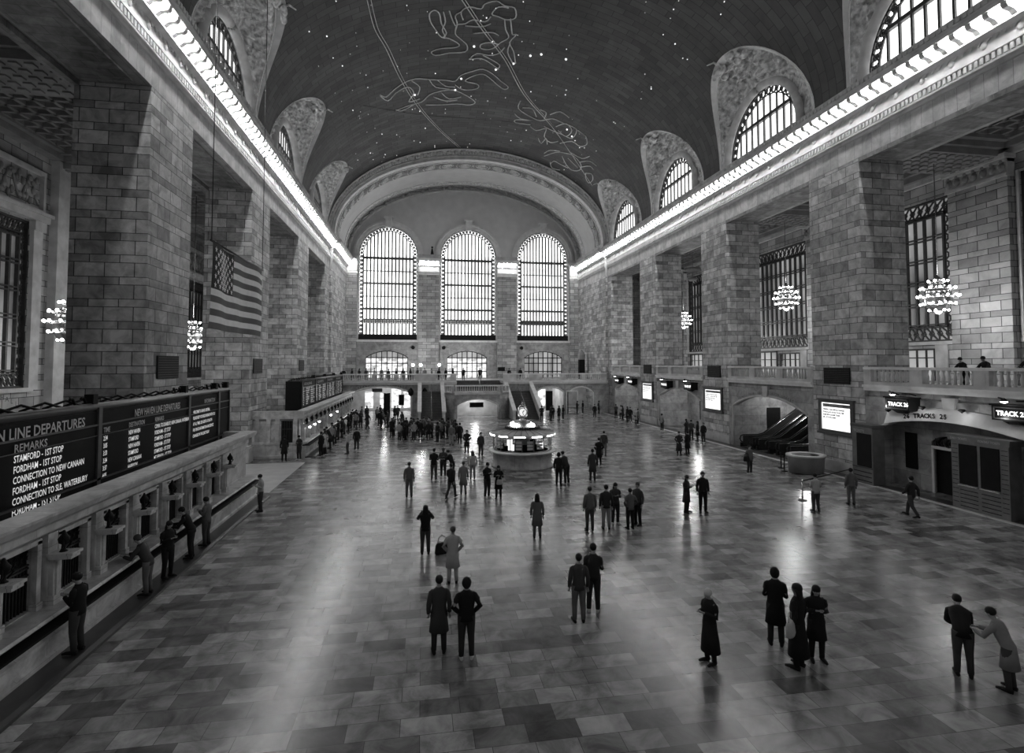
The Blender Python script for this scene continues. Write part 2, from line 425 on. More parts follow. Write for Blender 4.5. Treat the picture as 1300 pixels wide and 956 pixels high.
def lunette(c, side, num, lab):
    s = -1 if side == 'left' else 1
    xw = XC + s * (VA + .15); r0 = 4.3
    root = empty('window_%d' % num, (0, c, 0), kind='structure', label=lab)
    NK, NJ = 110, 40
    def W(t): return Vector((xw, r0 * math.cos(t), VZ + r0 * math.sin(t)))
    def V(t): p = vpt(AT * math.sin(t), HW * math.cos(t)); return Vector((XC + s * (p[0] - XC), p[1], p[2]))
    def P(k, j, j0, j1, rel):
        t = PI * k / NK; q = j0 + (j1 - j0) * j
        w, v = W(t), V(t); p = w.lerp(v, q); p.z += .55 * math.sin(PI * q) * math.sin(t); p.x += s * .25 * math.sin(PI * q) * math.sin(t)
        if rel:
            e = min(j, 1 - j) * 5; e = max(0, min(1, e)); n = 1.2 * noise.noise(p * 1.25 + Vector((c * 3, 0, 0))) + .7 * noise.noise(p * 3.1) + .35 * noise.noise(p * 7)
            p -= Vector((s * .55, 0, .55)) * (max(-.15, n) * 1.05 * e * math.sin(t) ** .5)
        return p
    g = MB(); g.grid(lambda k, j: P(k, j / NJ, .13, .84, True), NK, NJ); g.build('relief', 'orn', root, fixn=False)
    # seated figure group at the tip of the shell
    f = MB(); rnd = random.Random(num)
    for i in range(9):
        t = PI * (.5 + rnd.uniform(-.10, .10)); p = P(t / PI * NK, 1, .13, rnd.uniform(.70, .93), False); p.x -= s * .25; p.z -= .3
        f.ball(tuple(p), (rnd.uniform(.15, .3), rnd.uniform(.25, .6), rnd.uniform(.2, .4)), 8, 5)
    p0 = P(NK * .46, 1, .13, .82, False); f.tube([p0 - Vector((s * .3, 0, .3)), p0 + Vector((-s * .9, .3, .2)), p0 + Vector((-s * 1.3, .6, .1))], [.12, .08, .04], 6)
    f.build('relief_figure', 'orn', root)
    g = MB(); g.grid(lambda k, j: P(k, j / 3, .84, 1.0, False) + Vector((-s * .08, 0, -.08)), NK, 3); g.grid(lambda k, j: P(k, j / 2, .0, .13, False), NK, 2); g.build('shell_rim', 'light' if s > 0 else 'stone', root, fixn=False)  # right-hand rims take paler stone: that side's stronger light put into the colour
    # rounded archivolt
    ar = [(xw - s * .25, (r0 + .12) * math.cos(PI * k / 36), VZ + (r0 + .12) * math.sin(PI * k / 36)) for k in range(37)]
    g = MB(); g.tube([(ar[0][0], ar[0][1], 22.3)] + ar + [(ar[-1][0], ar[-1][1], 22.3)], .3, 8); g.build('archivolt', 'stone', root)
    # bronze frame, tracery band and mullions
    X = xw + s * .12; g = MB(); pt = lambda y, z: (X, y, z)
    out = [(r0 * math.cos(PI * k / 20), VZ + r0 * math.sin(PI * k / 20)) for k in range(21)]; inn = [((r0 - .62) * math.cos(PI * k / 20), VZ + (r0 - .62) * math.sin(PI * k / 20)) for k in range(21)]
    out = [(r0, 22.4)] + out + [(-r0, 22.4)]; inn = [(r0 - .62, 22.4)] + inn + [(-r0 + .62, 22.4)]
    tracery(g, out, inn, pt, .09); g.build('tracery', 'grille', root)
    g = MB(); ri = r0 - .62
    for k in range(-4, 5):
        y = k * .76; z = VZ + math.sqrt(ri * ri - y * y); g.bar(pt(y, 22.35), pt(y, z), .13)
    g.bar(pt(-ri, 25.35), pt(ri, 25.35), .2) if False else g.bar(pt(-math.sqrt(ri * ri - 2.05 ** 2), 25.35), pt(math.sqrt(ri * ri - 2.05 ** 2), 25.35), .24)
    g.build('mullion', 'grille', root)
    g = MB(); L = [(y, z) for y, z in [(-r0, 22.3), (r0, 22.3)] + [(r0 * math.cos(PI * k / 20), VZ + r0 * math.sin(PI * k / 20)) for k in range(21)]]
    xx = xw + s * .3; g.plate([L], 'X', min(xx, xx + s * .05), max(xx, xx + s * .05)); g.build('pane', 'dayr', root)
wn = 1
for i, c in enumerate(LR): lunette(c, 'right', wn, 'arched clerestory window in a carved shell over the escalator side, number %s from the great windows' % ['five', 'four', 'three', 'two', 'one'][i]); wn += 1
for i, c in enumerate(LL): lunette(c, 'left', wn, 'arched clerestory window in a carved shell over the flag side, number %s from the great windows' % ['five', 'four', 'three', 'two', 'one'][i]); wn += 1

# constellation drawing on the vault: generic outline figures, gilt lines and stars ---
def onvault(px, py, lift=.05):
    cp, sp, cy, sy = math.cos(PITCH), math.sin(PITCH), math.cos(YAW), math.sin(YAW)
    a, q = (px - PX) / F, -(py - PY) / F
    d = [sy * cp + a * cy - q * sy * sp, cy * cp - a * sy - q * cy * sp, sp + q * cp]
    A_, B_ = VA - lift, VB - lift
    A = d[0] ** 2 / A_ ** 2 + d[2] ** 2 / B_ ** 2; B = -2 * d[0] * XC / A_ ** 2 + 2 * d[2] * (EYE - VZ) / B_ ** 2; C = XC ** 2 / A_ ** 2 + (EYE - VZ) ** 2 / B_ ** 2 - 1
    t = (-B + math.sqrt(max(0, B * B - 4 * A * C))) / 2 / A
    return Vector((t * d[0], t * d[1], EYE + t * d[2]))
def smoothline(pts, n=4):
    o = []
    for i in range(len(pts) - 1):
        p0, p1, p2, p3 = pts[max(i - 1, 0)], pts[i], pts[i + 1], pts[min(i + 2, len(pts) - 1)]
        for k in range(n):
            t = k / n; o.append(tuple(.5 * (2 * p1[q] + (p2[q] - p0[q]) * t + (2 * p0[q] - 5 * p1[q] + 4 * p2[q] - p3[q]) * t * t + (-p0[q] + 3 * p1[q] - 3 * p2[q] + p3[q]) * t ** 3) for q in (0, 1)))
    return o + [pts[-1]]
A1 = lambda x, y: (460 + x / 3.984, y / 3.984)
figs = {
 'figure_with_cloud': [[(500, 60), (470, 80), (480, 120), (470, 170), (500, 200), (530, 230), (520, 262), (440, 268), (370, 280), (350, 262), (400, 245), (470, 240), (490, 225), (440, 195), (400, 188), (370, 150), (345, 110), (340, 70), (365, 52), (390, 70), (400, 120), (425, 165), (410, 190)],
    [(510, 100), (500, 60), (540, 35), (600, 45), (620, 20), (680, 5), (720, 30), (770, 40), (775, 90), (730, 100), (690, 85), (655, 70), (690, 35), (740, 40)], [(650, 85), (620, 110), (560, 100), (520, 120), (480, 125), (470, 160)],
    [(720, 100), (725, 150), (740, 190), (700, 215), (670, 240), (640, 250), (600, 245), (600, 225), (640, 215), (690, 225)], [(750, 95), (755, 150), (760, 175), (780, 175), (745, 215), (765, 260), (775, 320)], [(745, 225), (735, 265), (760, 318)],
    [(540, 300), (580, 270), (640, 280), (690, 270), (720, 240)], [(540, 300), (600, 295), (640, 315), (690, 350)], [(610, 280), (650, 300), (695, 330), (680, 352)], [(560, 170), (610, 165), (660, 165), (690, 180)], [(520, 130), (600, 135), (650, 120)], [(410, 60), (420, 110), (405, 150), (420, 185)], [(440, 55), (455, 100), (470, 130)]],
 'figure_reclining': [[(90, 480), (120, 490), (160, 455), (210, 420), (270, 398), (340, 402), (420, 405), (470, 410), (500, 380), (560, 360), (610, 350), (660, 375), (700, 410), (738, 440), (720, 452), (690, 435), (650, 400), (610, 375), (560, 385), (520, 410), (580, 425), (585, 445), (540, 455), (500, 450), (470, 430)],
    [(90, 485), (130, 510), (170, 470), (230, 440), (260, 470), (235, 515), (290, 500)], [(170, 560), (230, 535), (300, 515), (340, 480), (400, 460), (460, 455), (520, 480), (570, 515), (545, 530), (480, 525), (400, 530), (320, 530)], [(250, 410), (290, 440), (280, 480)], [(340, 405), (370, 440), (440, 450)], [(380, 405), (420, 435), (470, 440)], [(400, 470), (440, 500), (500, 490)], [(360, 490), (420, 510), (480, 505)], [(170, 555), (200, 560), (260, 530)]],
 'figure_with_wings': [[(800, 510), (790, 550), (850, 590), (900, 610), (960, 600), (1010, 620), (1060, 640), (1085, 660), (1060, 700), (1010, 680), (960, 660), (920, 640)], [(770, 575), (800, 600), (860, 610), (780, 605), (775, 620), (850, 630)], [(850, 640), (880, 660), (930, 650), (920, 690), (950, 720), (990, 715)], [(1090, 660), (1130, 690), (1135, 730), (1100, 740), (1060, 715), (1000, 725)], [(900, 555), (930, 570), (920, 600)], [(950, 580), (1000, 565), (1045, 595)], [(980, 640), (1030, 625), (1060, 660), (1030, 690), (990, 660)], [(810, 545), (860, 550), (880, 590)], [(890, 700), (905, 725), (930, 700), (935, 730)]],
 'figure_with_claws': [[(920, 790), (980, 770), (1030, 775), (1070, 790), (1105, 830), (1100, 860), (1060, 860), (1030, 830), (1010, 790)], [(950, 830), (970, 815), (1000, 830), (1040, 850)], [(1050, 770), (1110, 800), (1150, 790)], [(1100, 820), (1150, 815), (1185, 840)], [(1105, 845), (1150, 840), (1170, 860)], [(1130, 875), (1160, 880), (1165, 910), (1145, 925), (1130, 900), (1130, 875)], [(950, 820), (960, 850), (1000, 860)], [(920, 775), (950, 760), (1000, 765)], [(1040, 800), (1070, 830), (1090, 850)]],
}
for nm, lines in figs.items():
    g = MB()
    for L in lines: g.tube([onvault(*A1(*p)) for p in smoothline(L, 3)], .058, 4, caps=True)
    g.build('constellation_' + nm, 'gold', vault)
for nm, L, w in (('ecliptic_band', [(583, -5), (610, 35), (640, 75), (665, 120), (700, 160), (725, 195), (752, 236)], .11), ('sky_circle', [(465, -5), (475, 35), (490, 62), (508, 100), (530, 135), (555, 163), (582, 187)], .07), ('sky_meridian', [(461, 134), (530, 145), (590, 150), (650, 155)], .03)):
    g = MB(); P_ = [onvault(*p) for p in smoothline(L, 6)]; g.tube(P_, w * .5, 4)
    if nm != 'sky_meridian': g.tube([p + Vector((.28, 0, 0)) for p in P_], w * .35, 4)
    g.build(nm, 'gold' if nm != 'sky_meridian' else 'black', vault)
g = MB(); rnd = random.Random(3)
for i in range(210):
    a = rnd.uniform(40, 145); y = rnd.uniform(24, 70); p = vpt(a, y, .05); r = rnd.choice([.03, .03, .045, .045, .06]); g.ball(p, r, 5, 3)
for x, y in [(565, 235), (500, 398), (265, 480), (765, 322), (675, 352), (470, 455), (850, 282), (905, 275), (1030, 300), (1035, 655), (1060, 690)]: g.ball(tuple(onvault(*A1(x, y))), .11, 6, 4)
o = g.build('ceiling_stars', 'star', vault); o['kind'] = 'stuff'

# the great arch before the end wall -------------------------------
IA, IB = 17.75, 10.45
def ell(a_, b_, t): return (XC + a_ * math.cos(t), VZ + b_ * math.sin(t))
root = empty('trim_10', (0, 70.5, 0), kind='structure', label='broad decorated arch framing the great windows')
NT = 72
steps = [(1.0, 0, .0), (.93, -.22, 0), (.86, -.3, 1), (.80, -.12, 1), (.74, -.12, 2), (.40, -.06, 2), (.36, -.18, 0), (.28, -.2, 0), (.26, 0, 0), (0, .0, 0)]
mats = {0: 'stone', 1: 'light', 2: 'orn'}
for mi_, nm in ((0, 'arch_moulding'), (1, 'arch_fillet'), (2, 'egg_and_dart_band')):
    g = MB()
    for q in range(len(steps) - 1):
        (f0, d0, _), (f1, d1, m1) = steps[q], steps[q + 1]
        if int(m1) != mi_: continue
        g.grid(lambda k, j: (lambda e: (e[0], (d0, d1)[j], e[1]))(ell(IA + (VA + .05 - IA) * (f0, f1)[j], IB + (VB + .05 - IB) * (f0, f1)[j], PI * k / NT)), NT, 1)
    g.build(nm, mats[mi_], root, fixn=False)
g = MB()
for k in range(150):
    t = PI * (k + .5) / 150; e = ell(IA + (VA - IA) * .57, IB + (VB - IB) * .57, t); g.ball((e[0], -.1, e[1]), (.13, .12, .2), 6, 4)
g.build('egg_row', 'light', root)
D = YE - 70.5
bands = [(0, .9, 'light', 0), (.9, 1.1, 'stone', .1), (1.1, 3.2, 'ornd', .04), (3.2, 3.5, 'stone', .1), (3.5, 8.6, 'plaster', 0), (8.6, 8.8, 'stone', .1), (8.8, 9.9, 'orn', .02), (9.9, 10.1, 'stone', .1), (10.1, 12.7, 'ornd', .03), (12.7, D, 'stone', .1)]
for i, (a, c, m, k) in enumerate(bands):
    g = MB(); g.grid(lambda q, j: (lambda e: (e[0], (a, c)[j], e[1]))(ell(IA - k, IB - k, PI * q / NT)), NT, 1, uvf=lambda q, j: (PI * q / NT * 14, (a, c)[j]))
    g.build('arch_soffit_' + {'light': 'fillet', 'stone': 'rib', 'ornd': 'scrollwork', 'plaster': 'panel', 'orn': 'leaf_band'}[m], m, root, fixn=False)
g = MB()
for k in range(24):
    t = PI * (k + .5) / 24; e = ell(IA - .08, IB - .08, t); c_, s_ = math.cos(t), math.sin(t)
    R = Matrix(((-s_, 0, c_), (0, 1, 0), (c_, 0, s_)))
    for rr, hh in ((.62, .05), (.40, .12), (.2, .2)):
        i0 = len(g.v)
        ring = [Vector((e[0], 2.15, e[1])) + (Vector((-s_, 0, c_)) * rr * math.cos(2 * PI * q / 12) * 1.25 + Vector((0, 1, 0)) * rr * math.sin(2 * PI * q / 12)) for q in range(12)]
        g.tube(ring + ring[:1], .07, 4, caps=False)
    for sg in (-1, 1):
        q0 = Vector((e[0], 2.15, e[1])) + Vector((-s_, 0, c_)) * sg * 1.0
        g.tube([q0 + Vector((0, -.5, 0)), q0 + Vector((-s_ * sg * .2, 0, c_ * sg * .2)), q0 + Vector((0, .5, 0))], .06, 4)
g.build('rosette_row', 'light', root)
g = MB()
for k in range(17):
    t = PI * (k + .5) / 17; e = ell(IA - .1, IB - .1, t); c_, s_ = math.cos(t), math.sin(t)
    for w in (-.55, .55):
        g.ball((e[0] + w * -s_ * .9, 11.4, e[1] + w * c_ * .9), (.3, .6, .3), 6, 4)
    t2 = PI * (k + 1) / 17
    g.tube([(ell(IA - .12, IB - .12, t + (t2 - t) * q / 4)[0], 11.4 + .35 * math.sin(PI * q / 4), ell(IA - .12, IB - .12, t + (t2 - t) * q / 4)[1]) for q in range(9)], .1, 5)
g.build('garland_row', 'dstone', root)
# springing walls of the arch down to the cornice
g = MB()
for s in (-1, 1): x = XC + s * IA; g.box(min(x, x + s * 1.2), max(x, x + s * 1.2), .02, D, 22.4, VZ)
g.build('arch_springer', 'stone', root)

# end wall ------------------------------------------------------------
EW = [(-9.55, -.85), (2.75, 11.35), (14.85, 23.1)]
def halfell(n=60): return [(XC + (IA + .3) * math.cos(PI * k / n), VZ + (IB + .3) * math.sin(PI * k / n)) for k in range(n + 1)]
outer = [(-11.6, -.0), (25.0, -.0), (25.0, 22.4)] + halfell() + [(-11.6, 22.4)]
holes = []
for a, c in EW:
    holes.append(arch(a, c, 10.3, 23.3, 27.65, 28))
LO = [(-8.45, -2.15), (3.8, 10.0), (15.95, 22.1)]
for a, c in LO: holes.append(segarch(a, c, 4.45, 7.6, 8.6))
root = empty('wall_back', (0, YE, 0), kind='structure', label='end wall with three giant arched windows')
b = MB(); b.plate([outer] + holes, 'Y', 0, .9); b.build('wall_field', 'plaster', root)
b = MB(); cs = [-11.3, -9.9, -.5, 2.4, 11.7, 14.5, 23.4, 24.7]
for a, c in ((-11.3, -9.8), (-.62, 2.5), (11.6, 14.6), (23.35, 24.7)): b.box(a, c, -.55, 0, 4.3, 20.3)
b.build('end_pilaster', 'pier2', root)
b = MB()
for (a, c), (l0, l1) in zip(EW, LO): b.plate([rect(a - .2, c + .2, 4.3, 10.2), segarch(l0, l1, 4.45, 7.6, 8.6)], 'Y', -.12, .0)
b.build('window_base_wall', 'wallm', root)
b = MB()
for a, c in ((-11.3, -9.8), (-.62, 2.5), (11.6, 14.6), (23.35, 24.7)):
    for z0, z1, p in ((20.3, 20.5, .12), (20.5, 20.7, .04), (20.7, 20.85, .16), (20.85, 21.7, .02), (21.7, 21.8, .14), (22.35, 22.5, .62), (22.5, 22.75, .7)): b.box(a - p * .6, c + p * .6, -.55 - p, 0, z0, z1)
    b.box(a, c, -.6, 0, 21.8, 22.35)
    n = 6 if c - a > 2.5 else 3
    for k in range(n): x = a + (c - a) * (k + .0) / (n - 1); b.box(x - .07, x + .07, -1.15, -.55, 22.05, 22.35)
b.build('capital', 'light', root)
for a, c in ((-11.3, -9.8), (-.62, 2.5), (11.6, 14.6), (23.35, 24.7)):
    n = 6 if c - a > 2.5 else 3
    for k in range(n - 1):
        x = a + (c - a) * (k + .5) / (n - 1); o = bulb.copy(); COL.objects.link(o); o.name = 'capital_bulb'; o.parent = root; o.location = (x, -.85, 22.12); o.scale = (1.3, 1.3, 1.3)
b = MB()
for a, c in EW:
    m = (a + c) / 2; r = (c - a) / 2
    for k0, w, d in ((.15, .75, .25), (.55, .18, .4)):
        L = [(m + (r + k0) * math.cos(PI * k / 32), 23.3 + (4.35 + k0) * math.sin(PI * k / 32)) for k in range(33)]; L2 = [(m + (r + k0 + w) * math.cos(PI * k / 32), 23.3 + (4.35 + k0 + w) * math.sin(PI * k / 32)) for k in range(33)]
        b.grid(lambda i, j: ((L, L2)[j][i][0], -d, (L, L2)[j][i][1]), 32, 1, smooth=False)
        b.grid(lambda i, j: ((L, L)[j][i][0], (-d, .0)[j], (L, L)[j][i][1]), 32, 1); b.grid(lambda i, j: ((L2, L2)[j][i][0], (-d, .0)[j], (L2, L2)[j][i][1]), 32, 1)
    b.prism([(m - .38, 27.6), (m + .38, 27.6), (m + .5, 28.9), (m - .5, 28.9)], 'Y', -.75, 0); b.box(m - .7, m + .7, -.85, 0, 28.9, 29.1); b.box(m - .45, m + .45, -.8, 0, 27.45, 27.6)
b.build('window_archivolt', 'light', root)
b = MB()
for a, c in EW: b.box(a - .3, c + .3, -.35, .3, 9.95, 10.25); 
b.build('window_sill', 'light', root)
b = MB()
for x in (1.0, 13.1): b.box(x - 1.75, x + 1.75, -.4, 0, 22.8, 23.5); 
b.build('blocking_course', 'stone', root)
b = MB(); b.tube([(1.4, -.5, 23.5), (1.4, -.5, 24.4)], [.25, .1], 8); b.ball((1.4, -.5, 24.6), .16, 8, 5); b.build('finial', 'black', root)
for i, (a, c) in enumerate(EW):
    m = (a + c) / 2; r = (c - a) / 2
    w = empty('window_%d' % (20 + i), (m, YE, 0), kind='structure', label='giant arched window glowing with daylight, %s the trio' % ['nearest the flag side of', 'middle of', 'nearest the escalator side of'][i])
    g = MB(); ro = lambda q, k: ((r - q) * math.cos(PI * k / 24), 23.3 + (4.35 - q) * math.sin(PI * k / 24))
    zs = [10.9 + k * .62 for k in range(21)]
    out = [(r, z) for z in zs[:-1]] + [ro(.02, k) for k in range(25)] + [(-r, z) for z in zs[:-1][::-1]]
    inn = [(r - .6, z) for z in zs[:-1]] + [ro(.62, k) for k in range(25)] + [(-r + .6, z) for z in zs[:-1][::-1]]
    tracery(g, out, inn, lambda x, z: (x, .18, z), .10); g.build('tracery', 'grille', w)
    g = MB(); ri = r - .6; n = 14
    for k in range(n + 1):
        x = -ri + 2 * ri * k / n; z = 23.3 + 3.75 * math.sqrt(max(0, 1 - (x / ri) ** 2)); g.box(x - .11, x + .11, .08, .26, 10.9, max(z, 23.3))
    for z, t in ((22.8, .17), (20.8, .07), (18.9, .14), (16.9, .07), (15.0, .16), (13.4, .09), (13.1, .06)): g.box(-ri, ri, .06, .26, z - t, z + t)
    for k in range(n): x = -ri + 2 * ri * (k + .5) / n; g.box(x - .12, x + .12, .1, .2, 12.75, 13.35)
    g.build('mullion', 'grille', w)
    g = MB(); g.box(-r, r, -.1, .3, 10.3, 11.1); g.build('bottom_rail', 'black', w)
    g = MB(); g.plate([arch(-r, r, 10.3, 23.3, 27.65, 24)], 'Y', .75, .8); g.build('pane', 'day', w)
for i, (a, c) in enumerate(LO):
    m = (a + c) / 2; r = (c - a) / 2
    w = empty('window_%d' % (30 + i), (m, YE, 0), kind='structure', label='low arched glazed screen on the end balcony, below the %s great window' % ['flag-side', 'middle', 'escalator-side'][i])
    g = MB()
    for k in range(9):
        x = -r + 2 * r * k / 8; z = 7.6 + (1 - (x / r) ** 2); g.box(x - .06, x + .06, .05, .2, 4.45, z)
    for z in (5.4, 6.7, 7.55): g.box(-r, r, .05, .2, z - .07, z + .07)
    L = segarch(-r, r, 4.45, 7.6, 8.6)[1:]
    g.tube([(x, .1, z) for x, z in L], .1, 5); g.build('mullion', 'black', w)
    g = MB(); g.plate([rect(-r, r, 4.45, 7.5)], 'Y', .6, .65); g.build('lower_pane', 'lit' if i < 2 else 'litd', w)
    g = MB(); g.plate([segarch(-r, r, 7.5, 7.6, 8.6)], 'Y', .6, .65); g.build('upper_pane', 'litd', w)
# ================================================================ AISLES
ZC = 20.7
def metal_window(num, X, s, c, hw, z0, z1, nb, rows, pane, lab, border=.6):
    """bronze window in the aisle wall; s=-1 left aisle, +1 right aisle"""
    w = empty('window_%d' % num, (X, c, 0), kind='structure', label=lab)
    P = lambda y, z: (s * .08, y, z)
    ys_ = [-hw + 2 * hw * k / 14 for k in range(15)]; zs_ = [z0 + (z1 - z0) * k / 16 for k in range(17)]
    out = [(y, z1) for y in ys_] ; inn = [(y * (hw - border) / hw, z1 - border * 1.6) for y in ys_]
    g = MB(); tracery(g, out, inn, P, .09)
    tracery(g, [(y, z0) for y in ys_], [(y * (hw - border) / hw, z0 + border * 1.6) for y in ys_], P, .09)
    for sg in (-1, 1): tracery(g, [(sg * hw, z) for z in zs_], [(sg * (hw - border), max(z0 + border * 1.6, min(z1 - border * 1.6, z))) for z in zs_], P, .09)
    g.build('tracery', 'grille', w)
    g = MB(); y1 = hw - border
    for k in range(nb + 1): y = -y1 + 2 * y1 * k / nb; g.box(-.1, .1, y - .07, y + .07, z0 + border * 1.6, z1 - border * 1.6)
    for k in range(rows + 1):
        z = z0 + border * 1.6 + (z1 - z0 - border * 3.2) * k / rows
        for dz in (-.11, .11): g.box(-.12, .12, -y1, y1, z + dz - .04, z + dz + .04)
    for sg in (-1, 1): g.box(-.14, .14, min(sg * hw, sg * (hw - .1)), max(sg * hw, sg * (hw - .1)), z0, z1)
    g.box(-.14, .14, -hw, hw, z0, z0 + .12); g.box(-.14, .14, -hw, hw, z1 - .12, z1)
    g.build('mullion', 'iron', w)
    g = MB(); g.box(s * .25 - .03, s * .25 + .03, -hw, hw, z0, z1); g.build('pane', pane, w)
RW, LW = 36.0, -24.0
# escalator-side aisle wall
cR = [(RP[i][1] + (RP + [(REND, 0)])[i + 1][0]) / 2 for i in range(4)]; cL = [(LP[i][1] + (LP + [(LEND, 0)])[i + 1][0]) / 2 for i in range(4)]
cR = [8.2] + cR; cL = [6.2] + cL
b = MB(); holes = [rect(c - 4.75, c + 4.75, 8.2, 18.4) for c in cR] + [rect(c - 3.4, c - .4, 5.4, 7.7) for c in cR] + [rect(c + 0.0, c + 4.2, 5.4, 7.9) for c in cR]
b.plate([rect(1, YE, 0, ZC)] + holes, 'X', RW, RW + .5); r = st(b.build('wall_right', 'pier2', label='outer masonry wall of the balcony behind the piers'))
b = MB()
for i in range(5):
    y0 = cR[i] + 4.95; y1 = (cR[i + 1] - 4.95) if i < 4 else y0 + 4
    b.box(RW - .5, RW, y0 + .1, y1 - .1, 5.2, 18.2)
b.build('pilaster', 'pier2', r)
b = MB(); b2 = MB()
for i in range(5):
    y0 = cR[i] + 5.0; y1 = (cR[i + 1] - 5.0) if i < 4 else y0 + 4
    b.box(RW - .65, RW, y0, y1, 18.2, 18.4); b.box(RW - .55, RW, y0, y1, 18.4, 19.3); b.box(RW - .85, RW, y0 - .1, y1 + .1, 19.3, 19.6); b.box(RW - .7, RW, y0, y1, 19.1, 19.3)
    n = 7
    for k in range(n): b2.ball((RW - .62, y0 + (y1 - y0) * (k + .5) / n, 18.8), (.14, .2, .28), 8, 5); b2.ball((RW - .62, y0 + (y1 - y0) * (k + .5) / n, 19.12), (.2, .14, .12), 6, 4)
b.box(RW - .3, RW, 1, YE, 19.6, 19.9)
b.build('pilaster_capital', 'stone', r); b2.build('capital_ornament', 'dstone', r)
b = MB()
for c in cR: b.box(RW - .12, RW, c - 4.95, c + 4.95, 7.95, 8.2); b.box(RW - .1, RW, c - 4.9, c - 4.75, 8.2, 18.5); b.box(RW - .1, RW, c + 4.75, c + 4.9, 8.2, 18.5)
b.build('window_surround', 'stone', r)
for i, c in enumerate(cR):
    metal_window(40 + i, RW + .25, 1, c, 4.75, 8.2, 18.4, 11, 5, 'dusk', 'tall bronze aisle window above the escalator-side balcony, %s from the end wall' % ['fifth', 'fourth', 'third', 'second', 'first'][i], .7)
    d = empty('door_%d' % (10 + i), (RW, c, 5.4), kind='structure', label='shop doorway with pale surround under a bronze window, escalator side')
    g = MB()
    for y0, y1, z1 in ((-3.4, -.4, 2.3), (0, 4.2, 2.5)):
        g.box(-.1, .1, y0, y0 + .12, 0, z1); g.box(-.1, .1, y1 - .12, y1, 0, z1); g.box(-.1, .1, y0, y1, z1 - .12, z1)
        for k in (1, 2, 3): y = y0 + (y1 - y0) * k / 4; g.box(-.06, .06, y - .04, y + .04, 0, z1)
        g.box(-.06, .06, y0, y1, 1.6, 1.68)
    g.build('door_frame', 'iron' if i != 1 else 'stone', d)
    g = MB(); g.box(.35, .4, -3.4, -.4, 0, 2.3); g.box(.35, .4, 0, 4.2, 0, 2.5); g.build('door_pane', 'litd' if i != 1 else 'lit', d)
    g = MB(); g.box(-.08, .0, -4.3, -3.4, 0, 2.6); g.box(-.06, 0, -4.1, 4.6, 2.55, 2.75); g.build('door_surround', 'light' if i == 1 else 'stone', d)
# flag-side aisle wall
b = MB(); holes = [rect(c - 3.25, c + 3.25, 5.15, 15.4) for c in cL] + [segarch(c - 3.0, c + 2.8, .02, 3.2, 4.3) for c in cL]
b.plate([rect(1, YE, 0, ZC)] + holes, 'X', LW - .5, LW); r = st(b.build('wall_left', 'pier2', label='outer masonry wall of the aisle behind the departure boards'))
b = MB(); b2 = MB()
for c in cL:
    for sg in (-1, 1):
        y = c + sg * 3.7; b.box(LW, LW + .22, y - .4, y + .4, 5.0, 14.9); b.box(LW, LW + .36, y - .5, y + .5, 14.9, 15.5)
    b.box(LW, LW + .5, c + 5.0, c + 8.9, 0, ZC); b.box(LW, LW + .3, c - 3.6, c + 3.6, 4.9, 5.15); b.box(LW, LW + .45, c - 4.4, c + 4.4, 15.5, 15.9); b.box(LW, LW + .55, c - 4.6, c + 4.6, 15.9, 16.1)
    b.box(LW, LW + .25, c - 4.2, c + 4.2, 16.1, 16.3); b.box(LW, LW + .25, c - 4.2, c + 4.2, 18.5, 18.75); b.box(LW, LW + .25, c - 4.2, c - 4.0, 16.3, 18.5); b.box(LW, LW + .25, c + 4.0, c + 4.2, 16.3, 18.5)
    rnd = random.Random(int(c))
    for k in range(26):
        y = c - 3.8 + 7.6 * (k + .5) / 26; z = 17.4 + .7 * math.sin(k * 1.15); b2.ball((LW + .05, y, z), (.12, .22, .22), 6, 4)
        b2.ball((LW + .05, y, 17.4 - .75 * math.sin(k * 1.15 + .6)), (.1, .16, .26), 6, 4)
    b2.tube([(LW + .06, c - 3.9 + 7.8 * k / 60, 17.4 + .75 * math.sin(k * .5)) for k in range(61)], .07, 5)
b.build('window_surround', 'stone', r); b2.build('relief_panel', 'dstone', r)
for i, c in enumerate(cL):
    metal_window(50 + i, LW - .2, -1, c, 3.25, 5.15, 15.4, 7, 5, 'dusk', 'tall bronze aisle window behind the departure boards, %s from the end wall' % ['fifth', 'fourth', 'third', 'second', 'first'][i], .6)
    o = text('VANDERBILT HALL', .42, (0, 0, 0), '+X', 'letterd', r, align='CENTER') if False else None
    rr = 4.6
    for k, ch in enumerate('VANDERBILT HALL'):
        if ch == ' ' or i not in (1, 2): continue
        u = (k - 7) * .38; text(ch, .42, (LW + .02, c + u, 4.72 - u * u / 11), '+X', 'letterd', r, align='CENTER')
